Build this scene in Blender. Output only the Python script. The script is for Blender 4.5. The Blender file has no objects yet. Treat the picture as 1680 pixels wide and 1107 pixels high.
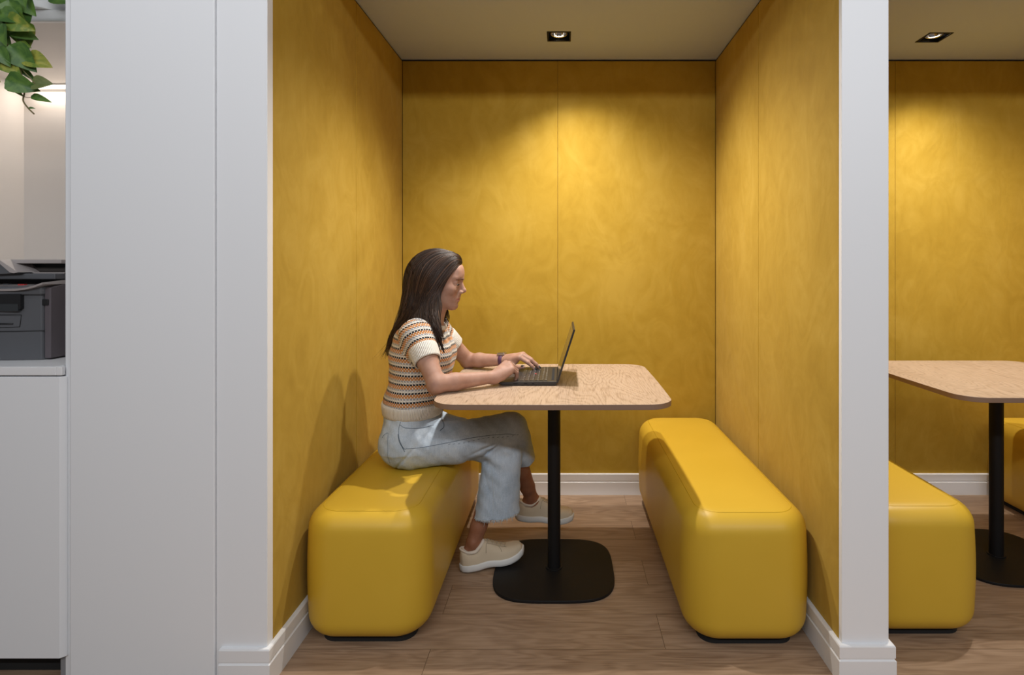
import bpy, bmesh, math, random
import numpy as np
from mathutils import Vector, Matrix
from mathutils.bvhtree import BVHTree

# ------------------------------------------------------------------ camera, world, large lights
S = bpy.context.scene
COL = S.collection
F, CX, CY, HC = 925.0, 923.0, 439.0, 1.184      # focal length in pixels, level line of sight, eye height
cam_d = bpy.data.cameras.new('camera')
cam = bpy.data.objects.new('camera', cam_d); COL.objects.link(cam)
cam.location = (0, 0, HC); cam.rotation_euler = (math.pi/2, 0, 0)
cam_d.sensor_width = 36; cam_d.lens = F/1680*36
cam_d.shift_x = -(CX-840)/1680; cam_d.shift_y = (CY-553.5)/1680
cam_d.clip_start = 0.05
S.camera = cam
S.view_settings.view_transform = 'Standard'; S.view_settings.look = 'None'
S.view_settings.gamma = 1; S.view_settings.exposure = 0.0
S.view_settings.use_curve_mapping = False
W = bpy.data.worlds.new('world'); S.world = W; W.use_nodes = True
W.node_tree.nodes['Background'].inputs[0].default_value = (0.93, 0.96, 1.0, 1)
W.node_tree.nodes['Background'].inputs[1].default_value = 0.13

def area(name, loc, rot, sx, sy, power, col):
    l = bpy.data.lights.new(name, 'AREA'); l.shape = 'RECTANGLE'; l.size = sx; l.size_y = sy
    l.energy = power; l.color = col
    o = bpy.data.objects.new(name, l); COL.objects.link(o); o.location = loc; o.rotation_euler = rot
    return o
# ceiling panels of the open office in front of the booths
area('office_ceiling_light', (0.3, 0.72, 2.62), (math.radians(24), 0, 0), 5.4, 0.14, 13, (0.93, 0.96, 1.0))
area('office_ceiling_light', (0.4, -1.2, 2.635), (math.radians(48), 0, 0), 4.4, 0.12, 62, (0.95, 0.97, 1.0))

def spot(name, loc, rot, power, col, ang=136, blend=1.0, size=0.018):
    l = bpy.data.lights.new(name, 'SPOT'); l.energy = power; l.color = col
    l.spot_size = math.radians(ang); l.spot_blend = blend; l.shadow_soft_size = size
    o = bpy.data.objects.new(name, l); COL.objects.link(o); o.location = loc; o.rotation_euler = rot
    return o
BOOTH_LAMPS = [(-0.017, 2.66), (1.76, 2.672), (-0.045, 2.175), (1.75, 2.20)]      # two in each booth; the front pair sits just above the frame
for lx, ly in BOOTH_LAMPS:
    spot('downlight_beam', (lx, ly, 2.268), (math.radians(-15 if ly > 2.5 else 0), math.radians(-9 if ly > 2.5 else 0), 0), (76 if ly > 2.5 else 74)*(1 if lx < 1 else 0.85), (1.0, 0.945, 0.875))

def P(px, py, d):
    """photo pixel + distance -> world point"""
    return Vector(((px-CX)*d/F, d, HC-(py-CY)*d/F))

# ------------------------------------------------------------------ materials
def mat(name, col, rough=0.5, metal=0, spec=0.5, sheen=0, emit=None, es=1, coat=0):
    m = bpy.data.materials.new(name); m.use_nodes = True
    b = m.node_tree.nodes['Principled BSDF']
    b.inputs['Base Color'].default_value = (*col, 1); b.inputs['Roughness'].default_value = rough
    b.inputs['Metallic'].default_value = metal; b.inputs['Specular IOR Level'].default_value = spec
    b.inputs['Sheen Weight'].default_value = sheen; b.inputs['Coat Weight'].default_value = coat
    if emit: b.inputs['Emission Color'].default_value = (*emit, 1); b.inputs['Emission Strength'].default_value = es
    return m
def N(m, t, **k):
    n = m.node_tree.nodes.new(t)
    for a, v in k.items():
        if a == 'ins':
            for i, x in v.items(): n.inputs[i].default_value = x
        else: setattr(n, a, v)
    return n
def L(m, a, b): m.node_tree.links.new(a, b)
def B(m): return m.node_tree.nodes['Principled BSDF']
def ramp(m, stops, interp='LINEAR'):
    r = N(m, 'ShaderNodeValToRGB'); r.color_ramp.interpolation = interp
    e = r.color_ramp.elements
    while len(e) < len(stops): e.new(0.5)
    for x, (p, c) in zip(e, stops): x.position = p; x.color = (*c, 1)
    return r
def coords(m, scale=(1, 1, 1), kind='Object', rot=(0, 0, 0)):
    t = N(m, 'ShaderNodeTexCoord'); mp = N(m, 'ShaderNodeMapping')
    mp.inputs['Scale'].default_value = scale; mp.inputs['Rotation'].default_value = rot
    L(m, t.outputs[kind], mp.inputs[0]); return mp.outputs[0]
def noise(m, vec, scale, detail=3, rough=0.5, dist=0):
    n = N(m, 'ShaderNodeTexNoise'); n.inputs['Scale'].default_value = scale; n.inputs['Detail'].default_value = detail
    n.inputs['Roughness'].default_value = rough; n.inputs['Distortion'].default_value = dist
    if vec: L(m, vec, n.inputs['Vector'])
    return n.outputs['Fac']
def bump(m, h, strength=0.2, dist=0.002):
    b = N(m, 'ShaderNodeBump'); b.inputs['Strength'].default_value = strength; b.inputs['Distance'].default_value = dist
    L(m, h, b.inputs['Height']); L(m, b.outputs[0], B(m).inputs['Normal']); return b
def mathn(m, op, a, b=None, c=None):
    n = N(m, 'ShaderNodeMath', operation=op)
    for i, x in enumerate((a, b, c)):
        if x is None: continue
        if isinstance(x, (int, float)): n.inputs[i].default_value = x
        else: L(m, x, n.inputs[i])
    return n.outputs[0]
def mixc(m, f, a, b, blend='MIX'):
    n = N(m, 'ShaderNodeMix', data_type='RGBA', blend_type=blend)
    for i, x in ((0, f), (6, a), (7, b)):
        if isinstance(x, (int, float)): n.inputs[i].default_value = x
        elif isinstance(x, tuple): n.inputs[i].default_value = (*x, 1)
        else: L(m, x, n.inputs[i])
    return n.outputs[2]

def velvet_mat():
    m = mat('yellow_velvet', (0.55, 0.34, 0.02), 0.8, spec=0.18, sheen=0.12)
    v = coords(m, (1, 1, 1))
    n1 = noise(m, v, 1.6, 7, 0.55, 1.2); v2 = coords(m, (1.6, 1.6, 1)); n2 = noise(m, v2, 4.5, 6, 0.6, 2.5)
    s = mathn(m, 'ADD', mathn(m, 'MULTIPLY', n1, 0.6), mathn(m, 'MULTIPLY', n2, 0.4))
    r = ramp(m, [(0.36, (0.385, 0.234, 0.022)), (0.5, (0.435, 0.273, 0.031)), (0.64, (0.485, 0.314, 0.046))]); L(m, s, r.inputs[0])
    L(m, r.outputs[0], B(m).inputs['Base Color'])
    B(m).inputs['Sheen Roughness'].default_value = 0.4; B(m).inputs['Sheen Tint'].default_value = (1, 0.88, 0.62, 1)
    bump(m, mathn(m, 'ADD', mathn(m, 'MULTIPLY', noise(m, coords(m, (1.4, 1.4, 1)), 3.0, 3, 0.5, 1.5), 1.0), mathn(m, 'MULTIPLY', n2, 0.12)), 0.13, 0.03)
    return m
def vinyl_mat():
    m = mat('yellow_leatherette', (0.72, 0.43, 0.020), 0.42, spec=0.35)
    v = coords(m); n = noise(m, v, 3.0, 2); r = ramp(m, [(0.3, (0.60, 0.375, 0.030)), (0.7, (0.64, 0.405, 0.038))]); L(m, n, r.inputs[0])
    L(m, r.outputs[0], B(m).inputs['Base Color'])
    bump(m, noise(m, v, 350, 2), 0.06, 0.001)
    return m
def paint_mat(name='white_paint', col=(0.83, 0.84, 0.86), r=0.45):
    m = mat(name, col, r, spec=0.35); bump(m, noise(m, coords(m, (60, 60, 3)), 6, 2), 0.03, 0.001); return m
def oak_top():
    m = mat('light_oak_laminate', (0.6, 0.42, 0.27), 0.38, spec=0.4)
    v = coords(m, (1, 0.24, 1))
    d = noise(m, v, 4.2, 1.5, 0.45, 0.3)
    sep = N(m, 'ShaderNodeSeparateXYZ'); L(m, coords(m), sep.inputs[0])
    rings = mathn(m, 'SINE', mathn(m, 'MULTIPLY', mathn(m, 'ADD', d, mathn(m, 'MULTIPLY', sep.outputs[0], 0.55)), 300.0))
    rings = mathn(m, 'SUBTRACT', 1.0, mathn(m, 'POWER', mathn(m, 'ADD', mathn(m, 'MULTIPLY', rings, 0.5), 0.5), 3.0))
    fine = noise(m, coords(m, (1, 0.05, 1)), 330, 3, 0.6)
    f = mathn(m, 'ADD', mathn(m, 'MULTIPLY', rings, 0.12), mathn(m, 'MULTIPLY', fine, 0.72))
    f = mathn(m, 'ADD', f, mathn(m, 'MULTIPLY', noise(m, v, 9, 2), 0.18))
    r = ramp(m, [(0.32, (0.25, 0.165, 0.105)), (0.46, (0.39, 0.275, 0.19)), (0.60, (0.49, 0.36, 0.26))]); L(m, f, r.inputs[0])
    L(m, r.outputs[0], B(m).inputs['Base Color']); return m
def floor_mat():
    m = mat('oak_plank_floor', (0.3, 0.19, 0.11), 0.42, spec=0.4)
    t = N(m, 'ShaderNodeTexCoord'); mp = N(m, 'ShaderNodeMapping'); L(m, t.outputs['Object'], mp.inputs[0])
    mp.inputs['Location'].default_value = (0.41, 0.019, 0)
    br = N(m, 'ShaderNodeTexBrick'); L(m, mp.outputs[0], br.inputs['Vector'])
    br.offset = 0.43; br.offset_frequency = 2
    for k, x in (('Scale', 1.0), ('Mortar Size', 0.0009), ('Mortar Smooth', 0.2), ('Bias', 0.0), ('Brick Width', 1.28), ('Row Height', 0.177)): br.inputs[k].default_value = x
    br.inputs['Color1'].default_value = (0, 0, 0, 1); br.inputs['Color2'].default_value = (1, 1, 1, 1); br.inputs['Mortar'].default_value = (0.5, 0.5, 0.5, 1)
    # each plank shifts the grain
    cv = N(m, 'ShaderNodeSeparateColor'); L(m, br.outputs['Color'], cv.inputs[0])
    comb = N(m, 'ShaderNodeCombineXYZ'); L(m, mathn(m, 'MULTIPLY', cv.outputs[0], 7.0), comb.inputs[2])
    add = N(m, 'ShaderNodeVectorMath', operation='ADD'); L(m, t.outputs['Object'], add.inputs[0]); L(m, comb.outputs[0], add.inputs[1])
    m2 = N(m, 'ShaderNodeMapping'); m2.inputs['Scale'].default_value = (0.14, 1, 1); L(m, add.outputs[0], m2.inputs[0])
    d = noise(m, m2.outputs[0], 9, 3, 0.5, 0.6)
    rings = mathn(m, 'SINE', mathn(m, 'MULTIPLY', d, 70.0))
    m3 = N(m, 'ShaderNodeMapping'); m3.inputs['Scale'].default_value = (0.035, 1, 1); L(m, add.outputs[0], m3.inputs[0])
    fine = noise(m, m3.outputs[0], 180, 4, 0.65)
    f = mathn(m, 'ADD', mathn(m, 'MULTIPLY', rings, 0.07), mathn(m, 'MULTIPLY', fine, 0.65))
    f = mathn(m, 'ADD', f, mathn(m, 'MULTIPLY', d, 0.3))
    r = ramp(m, [(0.28, (0.22, 0.135, 0.080)), (0.5, (0.36, 0.24, 0.152)), (0.72, (0.48, 0.335, 0.225))]); L(m, f, r.inputs[0])
    c = mixc(m, mathn(m, 'MULTIPLY', cv.outputs[0], 0.35), r.outputs[0], (0.33, 0.22, 0.15))
    c = mixc(m, br.outputs['Fac'], c, (0.10, 0.06, 0.035))
    L(m, c, B(m).inputs['Base Color'])
    bump(m, fine, 0.08, 0.001); return m
def knit_mat():
    m = mat('striped_knit', (0.8, 0.78, 0.74), 0.85, spec=0.2)
    a = N(m, 'ShaderNodeAttribute', attribute_name='knit'); s = N(m, 'ShaderNodeSeparateXYZ'); L(m, a.outputs['Vector'], s.inputs[0])
    RP = 0.0066
    wob = mathn(m, 'MULTIPLY', mathn(m, 'SINE', mathn(m, 'MULTIPLY', s.outputs[0], 2*math.pi/0.0105)), 0.0007)
    v = mathn(m, 'DIVIDE', mathn(m, 'ADD', s.outputs[1], wob), RP)
    row = mathn(m, 'FLOOR', v)
    u = mathn(m, 'ADD', mathn(m, 'DIVIDE', s.outputs[0], 0.0105), mathn(m, 'MULTIPLY', row, 0.5))
    dot = mathn(m, 'GREATER_THAN', mathn(m, 'FRACT', u), 0.22)
    ph = mathn(m, 'FRACT', mathn(m, 'DIVIDE', mathn(m, 'ADD', row, 0.5), 5.0))
    cream = (0.74, 0.71, 0.655)
    r = ramp(m, [(0.0, (0.36, 0.365, 0.39)), (0.2, (0.56, 0.25, 0.085)), (0.4, (0.52, 0.20, 0.05)), (0.6, (0.02, 0.024, 0.03)), (0.8, (0.70, 0.67, 0.62))], 'CONSTANT'); L(m, ph, r.inputs[0])
    c = mixc(m, dot, cream, r.outputs[0]); L(m, c, B(m).inputs['Base Color'])
    hh = mathn(m, 'MULTIPLY', mathn(m, 'SINE', mathn(m, 'MULTIPLY', v, 2*math.pi)), mathn(m, 'SINE', mathn(m, 'MULTIPLY', u, 2*math.pi)))
    bump(m, hh, 0.6, 0.002); return m
def rib_mat():
    m = mat('cream_rib_knit', (0.74, 0.70, 0.62), 0.85, spec=0.2)
    a = N(m, 'ShaderNodeAttribute', attribute_name='knit'); s = N(m, 'ShaderNodeSeparateXYZ'); L(m, a.outputs['Vector'], s.inputs[0])
    w = mathn(m, 'SINE', mathn(m, 'MULTIPLY', s.outputs[0], 2*math.pi/0.0062))
    r = ramp(m, [(0.0, (0.66, 0.62, 0.55)), (0.5, (0.82, 0.79, 0.73))]); L(m, mathn(m, 'ADD', mathn(m, 'MULTIPLY', w, 0.5), 0.5), r.inputs[0])
    L(m, r.outputs[0], B(m).inputs['Base Color']); bump(m, w, 0.8, 0.0015); return m
def denim_mat():
    m = mat('light_blue_denim', (0.4, 0.47, 0.55), 0.85, spec=0.2)
    v = coords(m); n = noise(m, v, 9, 4, 0.6, 0.5); f = noise(m, coords(m, (1, 1, 1.0)), 420, 2, 0.7)
    g = noise(m, coords(m, (30, 30, 4)), 6, 3, 0.6)
    s = mathn(m, 'ADD', mathn(m, 'MULTIPLY', n, 0.5), mathn(m, 'ADD', mathn(m, 'MULTIPLY', f, 0.3), mathn(m, 'MULTIPLY', g, 0.2)))
    r = ramp(m, [(0.32, (0.29, 0.36, 0.44)), (0.5, (0.44, 0.52, 0.61)), (0.68, (0.64, 0.71, 0.78))]); L(m, s, r.inputs[0])
    L(m, r.outputs[0], B(m).inputs['Base Color']); bump(m, mathn(m, 'ADD', f, g), 0.35, 0.002); return m
def skin_mat(name='skin', k=1.0):
    m = mat(name, (0.56, 0.33, 0.235), 0.56, spec=0.3)
    n = noise(m, coords(m), 28, 4, 0.6)
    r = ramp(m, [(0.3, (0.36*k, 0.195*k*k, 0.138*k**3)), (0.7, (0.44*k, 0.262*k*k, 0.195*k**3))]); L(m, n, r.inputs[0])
    L(m, r.outputs[0], B(m).inputs['Base Color'])
    B(m).inputs['Subsurface Weight'].default_value = 0.12; B(m).inputs['Subsurface Radius'].default_value = (0.012, 0.004, 0.002); B(m).inputs['Subsurface Scale'].default_value = 0.5
    return m
def hair_mat():
    m = mat('dark_brown_hair', (0.03, 0.015, 0.01), 0.46, spec=0.40)
    a = N(m, 'ShaderNodeAttribute', attribute_name='tone'); r = ramp(m, [(0.0, (0.012, 0.006, 0.004)), (0.5, (0.040, 0.019, 0.011)), (1.0, (0.15, 0.075, 0.042))]); L(m, a.outputs['Fac'], r.inputs[0])
    L(m, r.outputs[0], B(m).inputs['Base Color']); return m
def canvas_mat():
    m = mat('beige_canvas', (0.62, 0.52, 0.38), 0.8, spec=0.2); bump(m, noise(m, coords(m), 700, 2), 0.25, 0.001); return m
def leaf_mat(name, c1, c2):
    m = mat(name, c1, 0.42, spec=0.45)
    r = ramp(m, [(0.42, c1), (0.62, c2)]); L(m, noise(m, coords(m), 22, 3, 0.6, 0.8), r.inputs[0]); L(m, r.outputs[0], B(m).inputs['Base Color']); return m

M = dict(velvet=velvet_mat(), vinyl=vinyl_mat(), white=paint_mat(), trim=paint_mat('white_gloss_trim', (0.80, 0.80, 0.81), 0.35),
    ceil=mat('ceiling_paint', (0.48, 0.54, 0.69), 0.9, spec=0.1), oak=oak_top(), oak_edge=mat('oak_edge_band', (0.24, 0.150, 0.10), 0.5),
    floor=floor_mat(), black=mat('black_powder_coat', (0.010, 0.009, 0.009), 0.5, spec=0.22), gap=mat('shadow_gap_black', (0.01, 0.01, 0.01), 0.9),
    knit=knit_mat(), rib=rib_mat(), denim=denim_mat(), skin=skin_mat(), legskin=skin_mat('shaded_leg_skin', 0.76), hair=hair_mat(), canvas=canvas_mat(),  # legs: darker copy of the skin, under-table shade painted into its colour
    rubber=mat('white_rubber', (0.70, 0.70, 0.68), 0.5), lace=mat('beige_lace', (0.52, 0.43, 0.31), 0.8), cotton=mat('cream_lining', (0.72, 0.64, 0.54), 0.9),
    brow=mat('brown_brow_hair', (0.13, 0.065, 0.045), 0.9), lip=mat('lips', (0.47, 0.20, 0.165), 0.45), nail=mat('dark_nail_polish', (0.03, 0.035, 0.045), 0.2, coat=0.6), eye=mat('eye_white', (0.55, 0.50, 0.46), 0.25), iris=mat('brown_iris', (0.03, 0.017, 0.01), 0.2),
    seam=mat('dark_denim_stitch', (0.10, 0.135, 0.18), 0.9), fringe=mat('frayed_denim_thread', (0.46, 0.50, 0.52), 0.95), vseam=mat('velvet_seam', (0.20, 0.11, 0.006), 0.9),
    benchseam=mat('leatherette_piping', (0.58, 0.36, 0.012), 0.5),
    lap=mat('laptop_black', (0.022, 0.020, 0.020), 0.42, spec=0.5), key=mat('laptop_key', (0.035, 0.034, 0.034), 0.32, spec=0.6), screen=mat('laptop_screen_glass', (0.09, 0.075, 0.05), 0.12, spec=0.6), legend=mat('key_legend_white', (0.6, 0.6, 0.6), 0.5), red=mat('red_rubber', (0.6, 0.05, 0.05), 0.6), silver=mat('brushed_silver', (0.6, 0.6, 0.6), 0.3, metal=1),
    strap=mat('plum_watch_strap', (0.09, 0.035, 0.08), 0.6), chrome=mat('chrome_reflector', (0.9, 0.9, 0.9), 0.12, metal=1),
    lampglow=mat('lamp_glass', (1, 1, 1), 0.4, emit=(1, 0.95, 0.88), es=14), led=mat('led_diffuser', (1, 1, 1), 0.4, emit=(1, 0.90, 0.78), es=1.8),
    pgrey=mat('printer_grey', (0.105, 0.108, 0.118), 0.45), pside=mat('printer_side_grey', (0.115, 0.098, 0.108), 0.5), plight=mat('printer_light_grey', (0.42, 0.38, 0.37), 0.45), pdark=mat('printer_black', (0.01, 0.01, 0.011), 0.5),
    cream=mat('cream_panel', (0.74, 0.70, 0.665), 0.5), concrete=mat('grey_plaster', (0.13, 0.125, 0.12), 0.9),
    leafd=leaf_mat('dark_green_leaf', (0.055, 0.135, 0.026), (0.12, 0.23, 0.04)), leafy=leaf_mat('yellow_green_leaf', (0.13, 0.22, 0.03), (0.42, 0.40, 0.07)), vine=mat('brown_vine', (0.20, 0.17, 0.07), 0.7))

# ------------------------------------------------------------------ object helpers
def link_mesh(name, me, m, parent=None, smooth=True):
    if parent is not None:
        off = wloc(parent); me.transform(Matrix.Translation(-off))
    for mm in (m if isinstance(m, (list, tuple)) else [m]): me.materials.append(mm)
    if smooth: me.shade_smooth()
    o = bpy.data.objects.new(name, me); COL.objects.link(o)
    if parent is not None: o.parent = parent
    return o
def wloc(o):
    v = Vector((0, 0, 0))
    while o is not None: v += o.location; o = o.parent
    return v
def ob(name, bm, m, parent=None, smooth=False, bevel=0, seg=2):
    me = bpy.data.meshes.new(name); bm.normal_update(); bm.to_mesh(me); bm.free()
    o = link_mesh(name, me, m, parent, smooth)
    if bevel:
        b = o.modifiers.new('bevel', 'BEVEL'); b.width = bevel; b.segments = seg; b.limit_method = 'ANGLE'; b.angle_limit = math.radians(40)
        o.data.shade_smooth()
        w = o.modifiers.new('wn', 'WEIGHTED_NORMAL'); w.keep_sharp = False
    return o
def origin_to(o, p):
    p = Vector(p); o.data.transform(Matrix.Translation(-p)); o.location = o.location + p
def box(bm, x0, x1, y0, y1, z0, z1):
    vs = [bm.verts.new((x, y, z)) for x in (x0, x1) for y in (y0, y1) for z in (z0, z1)]
    for f in ((0, 1, 3, 2), (4, 6, 7, 5), (0, 4, 5, 1), (2, 3, 7, 6), (0, 2, 6, 4), (1, 5, 7, 3)): bm.faces.new([vs[i] for i in f])
    return vs
def boxes(*bs):
    bm = bmesh.new()
    for b in bs: box(bm, *b)
    return bm
def prism(bm, pts, axis, a, b):
    """polygon extruded along an axis. axis 'y': pts are (x,z); 'z': (x,y); 'x': (y,z)"""
    def mk(p, t):
        return {'y': (p[0], t, p[1]), 'z': (p[0], p[1], t), 'x': (t, p[0], p[1])}[axis]
    A = [bm.verts.new(mk(p, a)) for p in pts]; Bv = [bm.verts.new(mk(p, b)) for p in pts]
    n = len(pts); fs = [bm.faces.new(A), bm.faces.new(Bv)]
    for i in range(n): fs.append(bm.faces.new((A[i], A[(i+1) % n], Bv[(i+1) % n], Bv[i])))
    bmesh.ops.recalc_face_normals(bm, faces=fs)
def cyl(bm, c, r, z0, z1, seg=40, r2=None):
    r2 = r if r2 is None else r2
    A = []; Bv = []
    for i in range(seg):
        a = 2*math.pi*i/seg
        A.append(bm.verts.new((c[0]+r*math.cos(a), c[1]+r*math.sin(a), z0))); Bv.append(bm.verts.new((c[0]+r2*math.cos(a), c[1]+r2*math.sin(a), z1)))
    fs = [bm.faces.new(A[::-1]), bm.faces.new(Bv)]
    for i in range(seg): fs.append(bm.faces.new((A[i], A[(i+1) % seg], Bv[(i+1) % seg], Bv[i])))
def rrect(x0, x1, y0, y1, r, n=10, sq=2.0, bulge=0):
    pts = []
    for cx, cy, a0 in ((x1-r, y1-r, 0), (x0+r, y1-r, 90), (x0+r, y0+r, 180), (x1-r, y0+r, 270)):
        for i in range(n+1):
            a = math.radians(a0+90*i/n); pts.append((cx+r*math.cos(a), cy+r*math.sin(a)))
    return pts
def catmull(pts, n):
    pts = [Vector(p) for p in pts]; P_ = [pts[0]*2-pts[1]]+pts+[pts[-1]*2-pts[-2]]; out = []
    segs = len(pts)-1
    for k in range(n):
        t = k/(n-1)*segs; i = min(int(t), segs-1); u = t-i
        a, b, c, d = P_[i:i+4]
        out.append(0.5*((2*b)+(c-a)*u+(2*a-5*b+4*c-d)*u*u+(3*b-a-3*c+d)*u**3))
    return out
def tube(bm, pts, rad, seg=8, flat=None, closed=False):
    """rad: number or list; flat=(axis vector, factor)"""
    n = len(pts); rings = []
    up = Vector((0.13, 0.2, 1)).normalized(); prev = None
    for i, p in enumerate(pts):
        if closed: t = (pts[(i+1) % n]-pts[i-1]).normalized()
        else: t = (pts[min(i+1, n-1)]-pts[max(i-1, 0)]).normalized()
        if prev is None:
            s = t.cross(up);  s = s.normalized() if s.length > 1e-4 else Vector((1, 0, 0))
        else: s = (prev-t*prev.dot(t)).normalized()
        prev = s; u = t.cross(s); r = rad[i] if isinstance(rad, (list, tuple)) else rad
        rings.append([bm.verts.new(p+(s*math.cos(2*math.pi*k/seg)+u*math.sin(2*math.pi*k/seg))*r) for k in range(seg)])
    m = n if closed else n-1
    for i in range(m):
        a, b = rings[i], rings[(i+1) % n]
        for k in range(seg): bm.faces.new((a[k], a[(k+1) % seg], b[(k+1) % seg], b[k]))
    if not closed: bm.faces.new(rings[0][::-1]); bm.faces.new(rings[-1])
def thing(name, label, cat, loc=(0, 0, 0), group=None):
    o = bpy.data.objects.new(name, None); COL.objects.link(o); o.location = loc; o.empty_display_size = 0.1
    o['label'] = label; o['category'] = cat
    if group: o['group'] = group
    return o
def tag(o, label, cat, group=None):
    o['label'] = label; o['category'] = cat
    if group: o['group'] = group
    return o
def struct(name, bm, m, parent=None, **k):
    o = ob(name, bm, m, parent, **k)
    if parent is None: o['kind'] = 'structure'
    return o
def dup(root, loc, label):
    r = root.copy(); COL.objects.link(r); r.location = loc; r['label'] = label
    for ch in list(root.children):
        c = ch.copy(); COL.objects.link(c); c.parent = r
        for g in ch.children:
            d = g.copy(); COL.objects.link(d); d.parent = c
    return r

# ------------------------------------------------------------------ room shell
XL, XR, XR2, XE = -0.839, 0.801, 0.934, 2.574          # booth walls
DF, DB, HT = 1.632, 2.952, 2.275
DFL = 1.612
def B_struct(name, label, bm, m, **k):
    o = struct(name, bm, m, **k); o['label'] = label; return o
B_struct('floor', 'brown oak plank floor', boxes((-4.0, 4.2, -3.5, 3.1, -0.05, 0)), M['floor'])
# ceiling with square openings for the downlights
def grid_slab(x0, x1, y0, y1, z0, z1, holes):
    bm = bmesh.new(); xs = sorted({x0, x1, *[h[0] for h in holes], *[h[1] for h in holes]}); ys = sorted({y0, y1, *[h[2] for h in holes], *[h[3] for h in holes]})
    for i in range(len(xs)-1):
        for j in range(len(ys)-1):
            cx, cy = (xs[i]+xs[i+1])/2, (ys[j]+ys[j+1])/2
            if any(h[0] < cx < h[1] and h[2] < cy < h[3] for h in holes): continue
            box(bm, xs[i], xs[i+1], ys[j], ys[j+1], z0, z1)
    bmesh.ops.remove_doubles(bm, verts=bm.verts[:], dist=1e-5)
    return bm
HW = 0.053
holes = [(x-HW, x+HW, y-HW, y+HW) for x, y in BOOTH_LAMPS]
B_struct('ceiling', 'pale grey booth ceiling', grid_slab(XL-0.2, 2.8, DF-0.0, 3.1, HT, HT+0.03, holes), M['ceil'])
def seam_panels(parent, rects, axis, t0, t1, gap=0.0003, puff=True):
    """upholstered panels: rects (a0,a1,z0,z1) in the wall's own plane, thickness t0..t1 (t1 = visible face)"""
    for a0, a1, z0, z1 in rects:
        bv = 0.0028 if axis == 'x' else 0.005
        bm = bmesh.new()
        if axis == 'x': box(bm, a0+gap, a1-gap, min(t0, t1), max(t0, t1), z0, z1)
        else: box(bm, min(t0, t1), max(t0, t1), a0+gap, a1-gap, z0, z1)
        ob('upholstered_panel', bm, M['velvet'], parent, bevel=bv, seg=4)
ZB, ZT = 0.100, HT-0.009
wb = B_struct('wall_back', 'back wall of both booths under yellow velvet panels', boxes((XL-0.2, 2.8, DB+0.018, DB+0.15, 0, HT+0.2)), M['gap'])
seam_panels(wb, [(XL, -0.0255, ZB, ZT), (-0.0255, XR, ZB, ZT), (XR2, 1.742, ZB, ZT), (1.742, XE, ZB, ZT)], 'x', DB+0.018, DB)
wl = B_struct('wall_left', 'left wall of the booth under yellow velvet panels', boxes((-1.14, XL-0.018, DFL+0.02, DB+0.15, 0, HT+0.9)), M['white'])
seam_panels(wl, [(DFL+0.004, 2.296, ZB, ZT), (2.296, DB, ZB, ZT)], 'y', XL-0.018, XL)
wc = B_struct('wall_center', 'dividing wall between the two booths, yellow velvet on both faces', boxes((XR+0.018, XR2-0.018, DF+0.002, DB+0.15, 0, HT+0.9)), M['white'])
seam_panels(wc, [(DF+0.004, 2.308, ZB, ZT), (2.308, DB, ZB, ZT)], 'y', XR+0.018, XR)
seam_panels(wc, [(DF+0.004, 2.308, ZB, ZT), (2.308, DB, ZB, ZT)], 'y', XR2-0.018, XR2)
wr = B_struct('wall_right', 'right wall of the second booth under yellow velvet', boxes((XE+0.018, XE+0.15, DF+0.002, DB+0.15, 0, HT+0.9)), M['white'])
seam_panels(wr, [(DF+0.004, 2.308, ZB, ZT), (2.308, DB, ZB, ZT)], 'y', XE+0.018, XE)
for par, xa, xb, ya in ((wl, XL-0.018, XL-0.006, DFL+0.02), (wc, XR+0.006, XR+0.018, DF+0.01), (wc, XR2-0.018, XR2-0.006, DF+0.01)):
    ob('shadow_gap', boxes((xa, xb, ya, DB+0.01, ZT, HT-0.0002)), M['gap'], par)
# white fronts
B_struct('trim_1', 'white front face of the column between the booths', boxes((XR-0.001, XR2+0.001, DF-0.016, DF+0.002, 0, 3.2)), M['white'], bevel=0.002)
B_struct('trim_2', 'white front edge board beside the yellow left wall', boxes((-0.983, XL+0.001, DFL-0.012, DFL+0.02, 0, 3.2)), M['white'], bevel=0.002)
B_struct('wall_front', 'tall white panel between the counter and the booth', boxes((-1.394, -0.9845, DFL-0.018, DFL+0.02, 0.0, 3.2)), M['white'], bevel=0.004)
B_struct('trim_3', 'narrow white edge strip left of the tall panel', boxes((-1.4265, -1.396, DFL+0.004, DFL+0.02, 0.0, 3.2)), M['white'], bevel=0.003)
B_struct('trim_4', 'fascia above the booth openings', boxes((-0.98, 2.8, DF-0.03, DF+0.02, 2.262, 3.2)), M['white'])
B_struct('wall_side', 'partition closing the counter niche on the right', boxes((-1.4375, -1.14, DFL+0.02, 2.80, 0, 3.2)), M['white'])
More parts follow.
